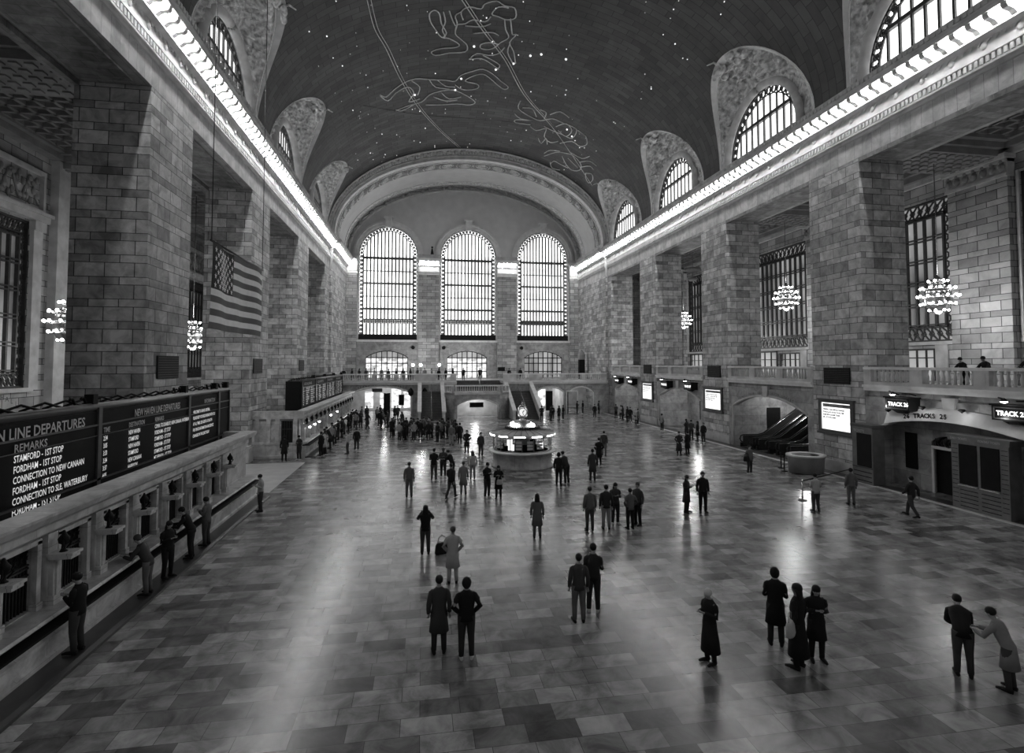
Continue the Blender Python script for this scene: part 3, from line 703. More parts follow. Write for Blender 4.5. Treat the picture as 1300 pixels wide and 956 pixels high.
for nm, x0, x1, lab in (('ceiling', XR + PD, RW + .5, 'coffered ceiling over the escalator-side aisle'), ('ceiling', LW - .5, XL - PD, 'coffered ceiling over the aisle behind the departure boards')):
    b = MB(); b.box(x0, x1, 1, YE, ZC, ZC + .3); r = st(b.build(nm, 'ornd', label=lab))
    b = MB(); cc = cR if x0 > 0 else cL; xa, xb = (x0, x1 - .5) if x0 > 0 else (x0 + .5, x1)
    for c in cc:
        b.box(xa, xb, c + 5.3, c + 8.7, 19.5, ZC); b.box(xa, xb, c + 5.0, c + 9.0, 19.9, ZC); b.box(xa, xb, c + 4.6, c + 9.4, 20.25, ZC)
    xi = x0 if x0 > 0 else x1
    sg = 1 if x0 > 0 else -1
    b.box(min(xi, xi + sg * 1.0), max(xi, xi + sg * 1.0), 1, YE, 19.0, ZC)
    xo = xb if x0 > 0 else xa
    b.box(min(xo, xo - sg * .7), max(xo, xo - sg * .7), 1, YE, 19.9, ZC); b.box(min(xo, xo - sg * 1.0), max(xo, xo - sg * 1.0), 1, YE, 20.3, ZC)
    for c in cc:
        y = c + 5.5
        while y < c + 8.5:
            x = xa + .3
            while x < xb - .3: b.box(x, x + .34, y, y + .34, 19.42, 19.5); x += .62
            y += .62
    b.build('ceiling_beam', 'dstone', r)
    b = MB(); x = xa + 1.0
    while x < xb - .5: b.box(x - .1, x + .1, 1, YE, 20.45, ZC); x += .92
    y = 2
    while y < YE: b.box(xa, xb, y - .1, y + .1, 20.45, ZC); y += .92
    b.build('coffer_grid', 'dstone', r)
b = MB(); b.box(LW, XL - PD, YE, YE + .5, 0, ZC); st(b.build('wall_back', 'pier2', label='end of the aisle behind the departure boards'))
b = MB(); b.box(XR + PD, RW, YE, YE + .5, 0, ZC); st(b.build('wall_back', 'pier2', label='end of the escalator-side aisle'))

# ================================================================ BALUSTRADES
bal = MB(); bal.lathe([(.075, 0), (.075, .06), (.05, .09), (.085, .25), (.075, .34), (.045, .5), (.05, .58), (.07, .62), (.07, .68)], n=8); bal = bal.build('baluster', 'stone'); BALU = [bal, False]
def balustrade(p0, p1, z, lab, sections, h=1.0, wide=.34, mat='stone', group=None):
    """straight stone balustrade from p0 to p1 standing on z; sections: spans of open balusters as fractions"""
    p0, p1 = Vector((*p0, z)), Vector((*p1, z)); L = (p1 - p0).length; a = math.atan2(p1.y - p0.y, p1.x - p0.x)
    r = empty('balustrade', p0, a, lab, 'balustrade', group or 'stone balustrades of the balconies')
    s = h - .32
    b = MB(); b.box(0, L, -wide / 2 - .04, wide / 2 + .04, h - .14, h); b.build('coping', 'light', r)
    b = MB(); b.box(0, L, -wide / 2, wide / 2, 0, .18); b.build('base_rail', mat, r)
    e = 0.
    for f0, f1 in sections + [(1, 1)]:
        x0, x1 = e * L, f0 * L
        if x1 - x0 > .02:
            b = MB(); b.box(x0, x1, -wide / 2, wide / 2, .18, h - .14); b.box(x0 + .15, max(x0 + .16, x1 - .15), -wide / 2 - .02, wide / 2 + .02, .28, h - .24)
            b.build('pedestal', mat, r)
        e = f1
    for f0, f1 in sections:
        n = max(2, int((f1 - f0) * L / .27))
        for k in range(n):
            x = (f0 + (f1 - f0) * (k + .5) / n) * L
            if not BALU[1]: o = BALU[0]; BALU[1] = True
            else: o = BALU[0].copy(); COL.objects.link(o)
            o.parent = r; o.location = (x, 0, .18); o.scale = (1, 1, s / .68)
    return r

# ---------------------------------------------------------------- escalator-side arcade wall and balcony
bays = [(RP[0][1], RP[1][0]), (RP[1][1], RP[2][0]), (RP[2][1], RP[3][0]), (RP[3][1], REND)]
opn = [(17.9, 26.4, 3.0, 4.15), (31.9, 40.5, 3.25, 4.25), (45.75, 54.3, 3.3, 4.2), (59.75, 67.7, 3.4, 4.2)]
b = MB(); b.box(XR + .25, RW, 2, YE, 4.75, 5.28); fl = st(b.build('floor', 'wallm', label='floor slab of the escalator-side balcony'))
b = MB()
for y0, y1 in bays: b.box(XR - .18, XR + .4, y0, y1, 5.28, 5.42); b.box(XR - .08, XR + .3, y0, y1, 5.1, 5.28)
b.build('balcony_cornice', 'light', fl)
names = ['nearest arcade bay, over the track gates', 'arcade bay framing the escalators', 'arcade bay between the second and third piers', 'arcade bay next to the end balcony']
for i, ((y0, y1), (a, c, zs, zc)) in enumerate(zip(bays, opn)):
    w = empty('wall_right', (XR, 0, 0), kind='structure', label=names[i])
    b = MB(); b.plate([[(y0, 0), (a, 0)] + segarch(a, c, 0, zs, zc)[2:][::-1] + [(c, 0), (y1, 0), (y1, 4.75), (y0, 4.75)]], 'X', .02, .5); b.build('spandrel_wall', 'wallm', w)
    b = MB(); L = segarch(a, c, 0, zs, zc)[1:]; b.tube([(0, y, z) for y, z in L], .09, 6); b.build('arch_moulding', 'stone', w)
    b = MB(); m = (a + c) / 2; b.prism([(m - .22, zc - .1), (m + .22, zc - .1), (m + .34, 4.95), (m - .34, 4.95)], 'X', -.12, .1); b.build('keystone', 'stone', w)
    if i == 0: continue
    # recess behind the arch
    dp = 3.2 if i > 1 else 9.0
    b = MB(); b.box(.5, dp, c, c + .25, 0, 4.75); b.box(.5, dp, a - .25, a, 0, 4.75); b.box(.5, dp, a, c, 4.45 if i == 1 else 4.3, 4.75)
    m = (a + c) / 2
    if i > 1:
        # back wall with the smaller gate arch towards the near side
        g0, g1 = a + .5, a + 3.9
        b.plate([[(a, 0), (g0, 0)] + segarch(g0, g1, 0, 2.7, 3.5)[2:][::-1] + [(g1, 0), (c, 0), (c, 4.4), (a, 4.4)]], 'X', dp, dp + .3)
    else: b.box(dp, dp + .3, a, c, 0, 4.75)
    b.build('recess_wall', 'wallm', w)
    if i > 1:
        b = MB(); g0, g1 = a + .5, a + 3.9
        b.tube([(dp - .02, y, z) for y, z in segarch(g0, g1, 0, 2.7, 3.5)[1:]], .12, 6); b.build('gate_moulding', 'light', w)
        b = MB(); b.box(dp + .32, dp + .4, g0, g1, 0, 3.5)
        b.build('gateway_backing', 'black', w)
        b = MB()
        for k in range(7): y = g0 + .1 + (g1 - g0 - .2) * k / 6; b.box(dp + .1, dp + .16, y - .03, y + .03, 0, 3.3)
        for z in (.1, 1.1, 2.3): b.box(dp + .1, dp + .16, g0, g1, z, z + .07)
        b.build('gate', 'iron', w)
        b = MB(); b.box(dp - .06, dp, g1 + .9, g1 + 2.0, .9, 3.0); b.build('notice_panel', 'black', w)
    else:
        b = MB(); b.box(3.0, 4.2, c - .06, c, 1.2, 3.0); b.build('notice_panel', 'black', w)
for i, (y0, y1) in enumerate(bays):
    balustrade((XR + .12, y0), (XR + .12, y1), 5.42, ['stone balustrade above the track 25 and 26 gates', 'stone balustrade above the escalator arch', 'stone balustrade above the third arch of the escalator side', 'stone balustrade above the arch nearest the end balcony'][i], [(.05, .30), (.37, .63), (.70, .95)])
for ch, u in [(c, k) for k, c in enumerate('THE METLIFE BUILDING')]:
    if ch != ' ': yv = 39.9 - u * .18; text(ch, .2, (XR - .0, yv, 3.42 + .0 + .98 * (1 - ((yv - 36.2) / 4.3) ** 2)), '-X', 'letterd', fl, align='CENTER')
for ch, u in [(c, k) for k, c in enumerate('45TH STREET')]:
    if ch != ' ': yv = 35.5 - u * .22; text(ch, .24, (XR - .0, yv, 3.42 + .98 * (1 - ((yv - 36.2) / 4.3) ** 2)), '-X', 'letterd', fl, align='CENTER')

# near bay: gates to tracks 25 and 26 ------------------------------
w = empty('wall_right', (XR, 0, 0), kind='structure', label='recessed gate wall under the 26 tracks 25 hood')
b = MB()
b.plate([[(17.9, 0), (22.3, 0)] + segarch(22.3, 24.1, 0, 2.6, 2.95)[2:][::-1] + [(24.1, 0), (26.4, 0), (26.4, 4.5), (17.9, 4.5)]], 'X', 1.0, 1.3); b.box(.5, 1.2, 26.4, 26.6, 0, 4.5); b.box(.5, 1.2, 17.7, 17.9, 0, 4.5)
b.build('recess_wall', 'wallm', w)
b = MB(); g = 24
for k in range(g):   # curved hood carrying the words
    t0, t1 = k / g, (k + 1) / g
    for t, u in ((t0, t1),):
        y0, y1 = 17.4 + 8.2 * t, 17.4 + 8.2 * u
        f = lambda y: 3.05 + .75 * (1 - ((y - 22.1) / 4.7) ** 2)
        b.quad((-.35, y0, f(y0)), (-.35, y1, f(y1)), (-.12, y1, f(y1) + .62), (-.12, y0, f(y0) + .62)); b.quad((-.35, y0, f(y0)), (-.35, y1, f(y1)), (.1, y1, f(y1)), (.1, y0, f(y0))); b.quad((-.12, y0, f(y0) + .62), (-.12, y1, f(y1) + .62), (.1, y1, f(y1) + .66), (.1, y0, f(y0) + .66))
b.build('gate_hood', 'stone', w)
f = lambda y: 3.05 + .75 * (1 - ((y - 22.1) / 4.7) ** 2)
for k, ch in enumerate('26 TRACKS 25'):
    if ch != ' ': yv = 24.35 - k * .2; text(ch, .32, (-.30, yv, f(yv) + .15), '-X', 'black', w, align='CENTER', bold=.012)
b = MB()
for y in (25.2, 23.2, 21.2, 19.2): b.loft([(-.45, y, f(y) + .55, .02, .02), (-.45, y, f(y) + .68, .16, .16), (-.45, y, f(y) + .74, .1, .1)], 10)
b.build('hood_spotlight', 'black', w)
b = MB(); b.box(.96, 1.04, 22.3, 24.1, 2.25, 2.4); b.box(.96, 1.04, 22.3, 22.42, 0, 2.3); b.box(.96, 1.04, 23.98, 24.1, 0, 2.3); b.build('door_frame', 'light', w)
b = MB()
for k in range(8): y = 22.5 + 1.4 * k / 7; b.tube([(1.0, y, 2.4), (1.0, y + .1, 2.6), (1.0, y - .05, 2.8)], .03, 4)
b.tube([(1.0, 23.2 + .22 * math.cos(PI * q / 8), 2.62 + .22 * math.sin(PI * q / 8)) for q in range(17)], .05, 5); b.build('transom_grille', 'iron', w)
b = MB(); b.box(1.25, 1.3, 22.3, 24.1, 0, 2.95); b.build('door_backing', 'black', w)
b = MB(); b.box(.94, 1.0, 24.9, 25.6, 1.0, 2.9); b.build('notice_panel', 'black', w)
b = MB()
for z in (4.15,):
    for y in (20.3, 20.75, 21.2): b.ball((-.02, y, z), .05, 8, 5)
b.build('wall_light', 'lampe', w)

# ================================================================ END BALCONY, STAIRS
YB = 70.0; ZB = 4.35
w = empty('wall_back', (0, YB, 0), kind='structure', label='arched front of the end balcony beside the stairs')
la, ra, rb_ = (-8.85, -1.25, 2.85, 3.75), (14.75, 18.7, 2.85, 3.55), (19.3, 22.75, 2.75, 3.5)
def notch(o): return [(o[0], 0)] + segarch(o[0], o[1], 0, o[2], o[3])[2:][::-1] + [(o[1], 0)]
b = MB(); b.plate([[(-11.6, 0)] + notch(la) + [(-.6, 0), (-.6, 0.02)] + notch(ra) + notch(rb_) + [(24.98, 0), (24.98, ZB), (10.5, ZB), (10.5, 3.12), (4.4, 3.12), (4.4, ZB), (-11.6, ZB)]], 'Y', 0, .5)
b.build('balcony_front', 'wallm', w)
b = MB()
for x0, x1 in ((-11.6, 4.4), (10.5, 24.7)):
    b.box(x0, x1, -.35, 0, ZB - .3, ZB - .12); b.box(x0, x1, -.45, .2, ZB - .12, ZB); b.box(x0, x1, -.2, 0, ZB - .42, ZB - .3)
b.build('balcony_cornice', 'light', w)
b = MB()
for a, c, zs, zc in (la, ra, rb_): b.tube([(x, -.02, z) for x, z in segarch(a, c, 0, zs, zc)[1:]], .1, 6)
b.build('arch_moulding', 'light', w)
b = MB(); b.box(-11.6, 4.4, .5, 14, ZB - .35, ZB - .01); b.box(10.5, 25, .5, 14, ZB - .35, ZB - .01); b.box(4.4, 10.5, 3.6, 14, ZB - .35, ZB - .01); b.build('balcony_slab', 'wallm', w)
b = MB(); b.box(-11.6, -1.0, 9.5, 9.8, 0, 4); b.box(14.5, 24.9, 9.5, 9.8, 0, 4); b.box(-.9, -.6, .5, 9.5, 0, 4); b.box(14.3, 14.6, .5, 9.5, 0, 4); b.box(18.8, 19.2, .5, 9.5, 0, 4); b.build('passage_wall', 'stone', w)
lb = MB()
for x0, x1, z0, z1 in ((-8.0, -6.9, .3, 2.7), (-5.9, -5.2, .3, 2.4), (-4.3, -3.0, .3, 3.0), (-2.6, -1.7, .3, 2.6), (15.2, 15.6, .3, 2.6), (17.2, 18.3, .3, 2.8), (19.5, 20.2, .3, 2.6)): lb.box(x0, x1, 9.4, 9.48, z0, z1)
lb.build('lit_shop_window', 'lit', w)
b = MB(); b.box(-7.0, -5.6, 9.3, 9.38, 2.6, 3.1); b.box(-3.0, -2.3, 2.0, 2.1, 1.2, 2.6); b.box(-4.8, -4.0, .3, .5, 0, 2.9); b.box(16.3, 17.2, .3, .5, .4, 3.0); b.build('advertising_panel', 'black', w)
for k, ch in enumerate('GRAND CENTRAL MARKET'):
    if ch != ' ': xv = -8.0 + k * .31; text(ch, .3, (xv, -.02, 3.25 + .62 * (1 - ((xv + 5.05) / 3.8) ** 2)), '-Y', 'letterd', w)
for k, ch in enumerate('TRACKS 32 - 37'):
    if ch != ' ': xv = 15.2 + k * .24; text(ch, .26, (xv, -.02, 3.2 + .5 * (1 - ((xv - 16.7) / 2) ** 2)), '-Y', 'letterd', w)
for k, ch in enumerate('TRACKS TO LOWER LEVEL'[:14]):
    if ch != ' ': xv = 19.5 + k * .23; text(ch, .26, (xv, -.02, 3.15 + .5 * (1 - ((xv - 21) / 1.8) ** 2)), '-Y', 'letterd', w)
# glazed door screen in the second small arch
b = MB()
for x in (18.95, 20.5): b.box(x - .07, x + .07, -.3, -.15, 0, 3.0)
b.box(18.95, 20.5, -.3, -.15, 2.9, 3.05); b.box(18.95, 20.5, -.3, -.15, .95, 1.0); d = b.build('door_20', 'light', kind='structure', label='pale framed glazed door screen under the end balcony', loc=(0, YB, 0))
g = MB(); g.box(19.0, 20.45, -.25, -.2, 0, 2.9); g.build('door_pane', 'glass', d)
balustrade((-11.5, YB + .05), (4.35, YB + .05), ZB, 'stone balustrade of the end balcony beside the departure boards', [(.12, .33), (.36, .50), (.53, .67), (.84, .95)])
balustrade((10.5, YB + .05), (24.6, YB + .05), ZB, 'stone balustrade of the end balcony beside the sunlit stair', [(.12, .24), (.36, .55), (.59, .75), (.79, .95)])
# central landing with the arch below
x0, x1, yf = 3.9, 9.3, 64.6
r = empty('wall_front', (0, 0, 0), kind='structure', label='canted landing block of the double staircase with an arch to the lower level')
b = MB(); b.plate([[(x0, 0)] + [(4.15, 0)] + segarch(4.15, 9.05, 0, 1.7, 2.4)[2:][::-1] + [(9.05, 0), (x1, 0), (x1, 3.1), (x0, 3.1)]], 'Y', yf, yf + .4)
b.prism([(x0, yf), (x0, yf + .4), (3.0, 66.2), (2.7, 66.2), (2.7, 65.9)], 'Z', 0, 3.1); b.prism([(x1, yf), (x1, yf + .4), (10.3, 66.2), (10.6, 66.2), (10.6, 65.9)], 'Z', 0, 3.1)
b.build('landing_front', 'wallm', r)
b = MB(); b.prism([(x0, yf), (x1, yf), (10.6, 65.9), (10.6, 70), (2.7, 70), (2.7, 65.9)], 'Z', 2.85, 3.1); b.build('landing_slab', 'wallm', r)
b = MB(); b.box(2.7, 2.95, 66.1, 70, 0, 3.1); b.box(10.35, 10.6, 66.1, 70, 0, 3.1); b.box(2.7, 10.6, 69.6, 69.9, 0, 3.1); b.build('landing_wall', 'stone', r)
b = MB(); b.tube([(x, yf - .03, z) for x, z in segarch(4.15, 9.05, 0, 1.7, 2.4)[1:]], .07, 6); b.box(x0 - .1, x1 + .1, yf - .12, yf, 2.9, 3.1); b.build('arch_moulding', 'stone', r)
b = MB(); b.box(5.8, 7.5, 66.5, 66.6, 1.25, 1.85); b.build('hanging_sign', 'black', r)
balustrade((x0, yf + .15), (x1, yf + .15), 3.1, 'straight balustrade on the landing between the two stair flights', [(.04, .96)], h=.95, group='landing balustrades')
balustrade((2.85, 65.95), (x0 - .25, yf + .45), 3.1, 'canted balustrade at the flag-side corner of the landing', [(.1, .9)], h=.95, group='landing balustrades')
balustrade((x1 + .25, yf + .45), (10.45, 65.95), 3.1, 'canted balustrade at the escalator-side corner of the landing', [(.1, .9)], h=.95, group='landing balustrades')
def flight(xa, xb, y0, y1, z0, z1, lab, parts=True, mat='step'):
    r = empty('staircase', ((xa + xb) / 2, y0, z0), 0, lab, 'staircase'); n = int(round((z1 - z0) / .165)); dx = (xb - xa) / 2
    b = MB(); P = [(0, -.0)]
    for k in range(n): P += [((y1 - y0) * k / n, (z1 - z0) * (k + 1) / n), ((y1 - y0) * (k + 1) / n, (z1 - z0) * (k + 1) / n)]
    P += [(y1 - y0, 0)]; b.prism(P, 'X', -dx, dx); b.build('step_flight', mat, r)
    b = MB()
    for k in range(n): b.box(-dx, dx, (y1 - y0) * k / n - .015, (y1 - y0) * k / n + .03, (z1 - z0) * (k + 1) / n, (z1 - z0) * (k + 1) / n + .012)
    b.build('step_nosing', 'dstone', r)
    if parts:
        for s in (-1, 1):
            x = s * (dx + .18); b = MB(); b.prism([(-.7, 0), (-.7, 1.0), (y1 - y0, z1 - z0 + 1.0), (y1 - y0, 0)], 'X', x - .16, x + .16); b.build('parapet', 'stone', r)
            b = MB(); b.prism([(-.85, 1.0), (-.85, 1.16), (y1 - y0, z1 - z0 + 1.16), (y1 - y0, z1 - z0 + 1.0)], 'X', x - .24, x + .24); b.build('parapet_coping', 'light', r)
    b = MB(); b.tube([(0, -.1, .9), (0, y1 - y0, z1 - z0 + .9)], .035, 6)
    for k in range(4): t = k / 3; b.tube([(0, (y1 - y0) * t, (z1 - z0) * t), (0, (y1 - y0) * t, (z1 - z0) * t + .93)], .03, 6)
    b.build('centre_handrail', 'brass', r)
    return r
flight(-.1, 2.35, 63.6, 69.6, 0, 3.1, 'dark stepped stone flight nearer the departure boards with pale parapets')
flight(10.95, 13.9, 63.6, 69.6, 0, 3.1, 'dark stepped stone flight behind the clock booth with pale parapets')
flight(4.5, 10.4, 70.1, 73.4, 3.1, ZB, 'short upper stair flight from the landing up to the end balcony', parts=False)
b = MB(); b.box(-.6, 2.7, 69.6, 70, 0, 3.1); b.box(10.6, 14.3, 69.6, 70, 0, 3.1); st(b.build('floor', 'wallm', label='side landings at the top of the two stair flights'))

# ================================================================ TICKET COUNTERS (flag side)
def ticket_block(y0, y1, lamps, lit, lab, end):
    r = empty('ticket_counter', (-8.0, y0, 0), 0, lab, 'counter'); L = y1 - y0
    b = MB(); b.prism([(.62, 0), (.62, .07), (.5, .09), (-.3, .09), (-.3, 0)], 'Y', 0, L); b.build('foot_step', 'darkfloor', r)
    b = MB(); b.prism([(-.3, .05), (.0, .05), (.0, .18), (-.06, .22), (-.06, .5), (-.02, .52), (-.02, .58), (-.08, .62), (-.08, .84), (-.3, .84)], 'Y', 0, L); b.build('panelled_base', 'marble', r)
    b = MB(); b.box(-.3, .2, 0, L, .84, .89); b.build('bag_shelf', 'black', r)
    b = MB(); b.prism([(-.6, .9), (.02, .98), (.06, 1.02), (.02, 1.08), (-.6, 1.1)], 'Y', 0, L); b.build('counter_ledge', 'marble', r)
    b = MB(); wins = []
    lam = sorted(lamps); edges = [0] + [(lam[k] + lam[k + 1]) / 2 for k in range(len(lam) - 1)] + [L]
    wy = [((lam[k] + lam[k + 1]) / 2) for k in range(len(lam) - 1)]
    holes = [rect(y - .52, y + .52, 1.12, 2.55) for y in wy]
    b.plate([rect(0, L, .84, 2.8)] + holes, 'X', -.75, -.55)
    b.build('front_wall', 'marble', r)
    b = MB()
    for y in wy:
        for s in (-1, 1): b.box(-.58, -.45, y + s * .56 - .07, y + s * .56 + .07, 1.08, 2.62); b.box(-.58, -.42, y + s * .56 - .1, y + s * .56 + .1, 1.08, 1.25)
        b.box(-.58, -.45, y - .63, y + .63, 2.55, 2.66)
    b.build('window_trim', 'marble', r)
    for y in lam:
        b = MB(); b.box(-.56, -.40, y - .17, y + .17, 1.08, 2.7); b.box(-.44, -.30, y - .12, y + .12, 1.08, 2.1); b.box(-.44, -.26, y - .16, y + .16, 1.08, 1.3); b.box(-.42, -.27, y - .05, y + .05, 1.3, 2.1)
        b.build('pilaster', 'marble', r)
    for y in wy:
        g = MB(); g.box(-.72, -.68, -.52, .52, 1.12, 2.55); g = g.build('ticket_window', 'black', r, loc=(0, y, 0))
        h = MB()
        for k in range(11): yy_ = -.5 + k * .1; h.box(-.67, -.65, yy_ - .01, yy_ + .01, 1.12, 2.1)
        for z in (1.9, 2.05, 2.12): h.box(-.68, -.63, -.52, .52, z - .02, z + .02)
        for k in range(6): yy_ = -.45 + k * .18; h.tube([(-.66, yy_, 2.2), (-.66, yy_ + .09, 2.35), (-.66, yy_, 2.5)], .012, 4); h.tube([(-.66, yy_ + .09, 2.2), (-.66, yy_, 2.35), (-.66, yy_ + .09, 2.5)], .012, 4)
        h.build('window_grille', 'iron', g)
    b = MB(); b.prism([(-.75, 2.72), (-.42, 2.72), (-.38, 2.78), (-.34, 2.78), (-.34, 2.95), (-.22, 3.0), (-.12, 3.08), (-.05, 3.22), (-.05, 3.28), (-.7, 3.3)], 'Y', 0, L); b.build('cornice', 'marble', r)
    b = MB(); b.box(-3.4, -.6, 0.05, L - .05, 2.5, 2.6); b.build('roof', 'darkfloor', r)
    for y, on in zip(lam, lit):
        g = MB(); g.box(-.42, .08, -.17, .17, 2.12, 2.2); g.box(-.42, .12, -.2, .2, 2.2, 2.26); g.prism([(-.4, 2.0), (-.1, 2.12), (-.4, 2.12)], 'Y', -.08, .08)
        g = g.build('lamp_shelf', 'marble', r, loc=(0, y, 0))
        h = MB(); h.lathe([(.09, 2.26), (.05, 2.3), (.04, 2.42), (.1, 2.46), (.12, 2.56), (.05, 2.66), (.02, 2.74)], (-.18, 0, 0), 8)
        for s in (-1, 1): h.tube([(-.18, s * .1, 2.3), (-.1, s * .15, 2.42), (-.16, s * .08, 2.6)], .02, 5)
        h.build('lamp_fixture', 'black', g)
        if on: h = MB(); h.ball((.02, 0, 2.06), .09, 10, 6); h.build('lamp_globe', 'lampe', g)
    # end walls
    for yy_, s in ((0, -1), (L, 1)):
        if (end == 'far' and s < 0): continue
        if (end == 'near' and s > 0) or end == 'far' or end == 'both': pass
        b = MB(); y_ = yy_ - s * .25
        b.box(-3.6, -.3, min(y_, yy_), max(y_, yy_), .05, .98); b.box(-3.6, -.56, min(y_, yy_), max(y_, yy_), .98, 2.6)
        b.box(-3.6, -.2, min(yy_ - s * .3, yy_ + s * .1), max(yy_ - s * .3, yy_ + s * .1), 2.75, 3.28); b.box(-3.6, -.1, min(yy_, yy_ + s * .08), max(yy_, yy_ + s * .08), .0, .2); b.box(-3.6, -.1, min(yy_, yy_ + s * .08), max(yy_, yy_ + s * .08), .95, 1.08)
        for x in (-3.3, -2.55, -1.95, -.75): b.box(x - .14, x + .14, min(yy_, yy_ + s * .09), max(yy_, yy_ + s * .09), 1.08, 2.85)
        b.build('end_wall', 'marble', r)
        b = MB(); b.box(-1.7, -.95, min(yy_, yy_ + s * .04), max(yy_, yy_ + s * .04), 1.1, 2.6)
        g = b.build('end_window', 'black', r)
        b = MB()
        for k in range(5): x = -1.65 + k * .16; b.box(x - .01, x + .01, yy_ + s * .05 - .01, yy_ + s * .05 + .01, 1.1, 2.6)
        b.box(-1.7, -.95, yy_ + s * .05 - .01, yy_ + s * .05 + .01, 2.0, 2.06); b.build('window_grille', 'iron', g)
    return r
lam = [12.40 + 1.83 * k - 9.0 for k in range(-1, 8)]
ticket_block(9.0, 28.6, [x for x in lam], [0] * 9, 'long marble ticket counter under the near departure boards', 'both')
lam2 = [.9 + 1.83 * k for k in range(15)]
ticket_block(40.1, 68.2, lam2, [1, 1, 1, 0, 0, 1, 0, 1, 0, 0, 0, 0, 0, 0, 0], 'long marble ticket counter with lit globes, in front of the end stairs', 'both')
b = MB(); b.box(-.75, .75, -.5, .5, 0, .85); b.box(-.8, .8, -.55, .55, .85, .98); b.box(-.7, .7, -.45, .45, .98, 1.06); b.build('stone_bench_block', 'stone', loc=(-12.1, 39.0, 0), label='square pale stone pedestal at the corner of the far ticket counter', category='pedestal')
# ramp rails in the gap between the two counters
for x, y, l_ in ((-9.6, 31.0, 'low marble parapet wall in the gap between the ticket counters'),):
    r = empty('parapet_wall', (x, y, 0), 0, l_, 'wall'); b = MB(); b.box(-3.6, 0, -.2, .2, 0, 1.0); b.build('parapet_body', 'marble', r); b = MB(); b.box(-3.65, .06, -.26, .26, 1.0, 1.1); b.build('parapet_coping', 'stone', r)

# ================================================================ DEPARTURE BOARDS
def board(y0, segs, z0, z1, lab, texts, group, depth=1.3):
    r = empty('departure_board', (-9.5, y0, 0), 0, lab, 'departure board', group); L = segs[-1]
    b = MB(); b.box(-depth, -.06, 0, L, z0, z1); b.build('cabinet', 'black', r)
    b = MB(); e = 0
    zt = z1 - .42
    for s in [0] + segs: b.box(-.05, .03, max(0, s - .09), min(L, s + .09), z0, z1)
    b.box(-.05, .03, 0, L, z0 + .42, z0 + .48); b.box(-.05, .02, 0, L, z0, z0 + .05); b.box(-.05, .02, 0, L, zt - .12, zt - .07); b.box(-.05, .01, 0, L, zt - .42, zt - .40)
    b.build('board_frame', 'bframe', r)
    b = MB(); b.tube([(-.12, 0, z1 + .02), (-.12, L, z1 + .02)], .12, 8); b.build('top_light_tube', 'bframe', r)
    e = 0
    for s in segs:
        b = MB(); b.box(-.06, -.02, e + .1, s - .1, z0 + .5, zt + .3); b.build('display_panel', 'board', r); e = s
    for (body, size, y, z, mt, kw) in texts: text(body, size, (-.0 + .02, y, z), '+X', mt, r, **kw)
    b = MB()
    for s in segs:
        for k in range(2): b.tube([(-.2, s - .3 - k * .5, z1 + .1), (-.2, s - .5 - k * .5, z1 + .34), (-.1, s - .75 - k * .5, z1 + .3)], .04, 5)
        b.box(-.3, -.05, s - .25, s - .02, z1 + .1, z1 + .4)
    for k in range(int(L / .9)): b.tube([(-depth + .2, k * .9, z1 + .02), (-depth + .5, k * .9 + .5, z1 + .22), (-depth + .8, k * .9 + .9, z1 + .02)], .035, 4)
    b.build('cable_and_bracket', 'black', r)
    return r
Y0 = 9.2
T = []
def hdr(u, a): T.append(('NEW HAVEN LINE DEPARTURES', .37, u, 4.82, 'lettern', dict(bold=.006, squeeze=a)))
# columns of the first segment (y 9.2..18.0), second (18.0..24.3), third (24.3..29.05)
hdr(3.0, .95)
T.append(('REMARKS', .27, 5.35, 4.50, 'lettern', dict(bold=.004)))
rows = ['STAMFORD - 1ST STOP', 'FORDHAM - 1ST STOP', 'CONNECTION TO NEW CANAAN', 'FORDHAM - 1ST STOP', 'CONNECTION TO SLE, WATERBURY', 'FORDHAM - 1ST STOP']
for k, t in enumerate(rows): T.append((t, .235, 5.35, 4.26 - k * .25, 'letter', dict(squeeze=.74, bold=.003)))
for k, t in enumerate(['STAMFORD', 'NEW HAVEN', 'STAMFORD', 'NEW HAVEN', 'NEW CANAAN', 'STAMFORD']): T.append((t, .235, 2.2, 4.26 - k * .25, 'letter', dict(squeeze=.8)))
T.append(('NEW HAVEN LINE DEPARTURES', .34, 10.75, 4.84, 'lettern', dict(bold=.006, squeeze=.70)))
for t, y in (('TIME', 8.98), ('DESTINATION', 10.4), ('REMARKS', 12.15)): T.append((t, .22, y, 4.52, 'lettern', dict(bold=.004, squeeze=.72)))
for k, (a, d, e) in enumerate([('2:34', 'NEW HAVEN', 'CONN. TO DANBURY, NEW CANAAN, WATERBURY'), ('3:05', 'STAMFORD', 'FORDHAM - 1ST STOP'), ('3:33', 'NEW HAVEN', 'STAMFORD - 1ST STOP'), ('3:34', 'STAMFORD', 'FORDHAM - 1ST STOP'), ('3:37', 'NEW CANAAN', 'STAMFORD - 1ST STOP'), ('4:05', 'HARRISON', 'MT VERNON - 1ST STOP')]):
    z = 4.28 - k * .225
    for t, y in ((a, 8.98), (d, 10.4), (e, 12.15)): T.append((t, .2, y, z, 'letter', dict(squeeze=.62, bold=.002)))
T.append(('INFORMATION', .26, 16.6, 4.86, 'lettern', dict(bold=.004, squeeze=.7)))
for k, t in enumerate(['WELCOME TO GRAND CENTRAL', 'PLEASE KEEP YOUR BELONGINGS WITH YOU', 'AT ALL TIMES. SEE AGENTS AT BOOTH', 'FOR TRACK INFORMATION AND SERVICE', 'CHANGES ON THIS LINE TODAY']): T.append((t, .18, 15.45, 4.5 - k * .25, 'letter', dict(squeeze=.66, bold=.003)))
board(Y0, [8.8, 15.1, 18.4, 19.85], 2.72, 5.3, 'long black departure board with pale lettering above the near ticket counter', T, 'departure boards')
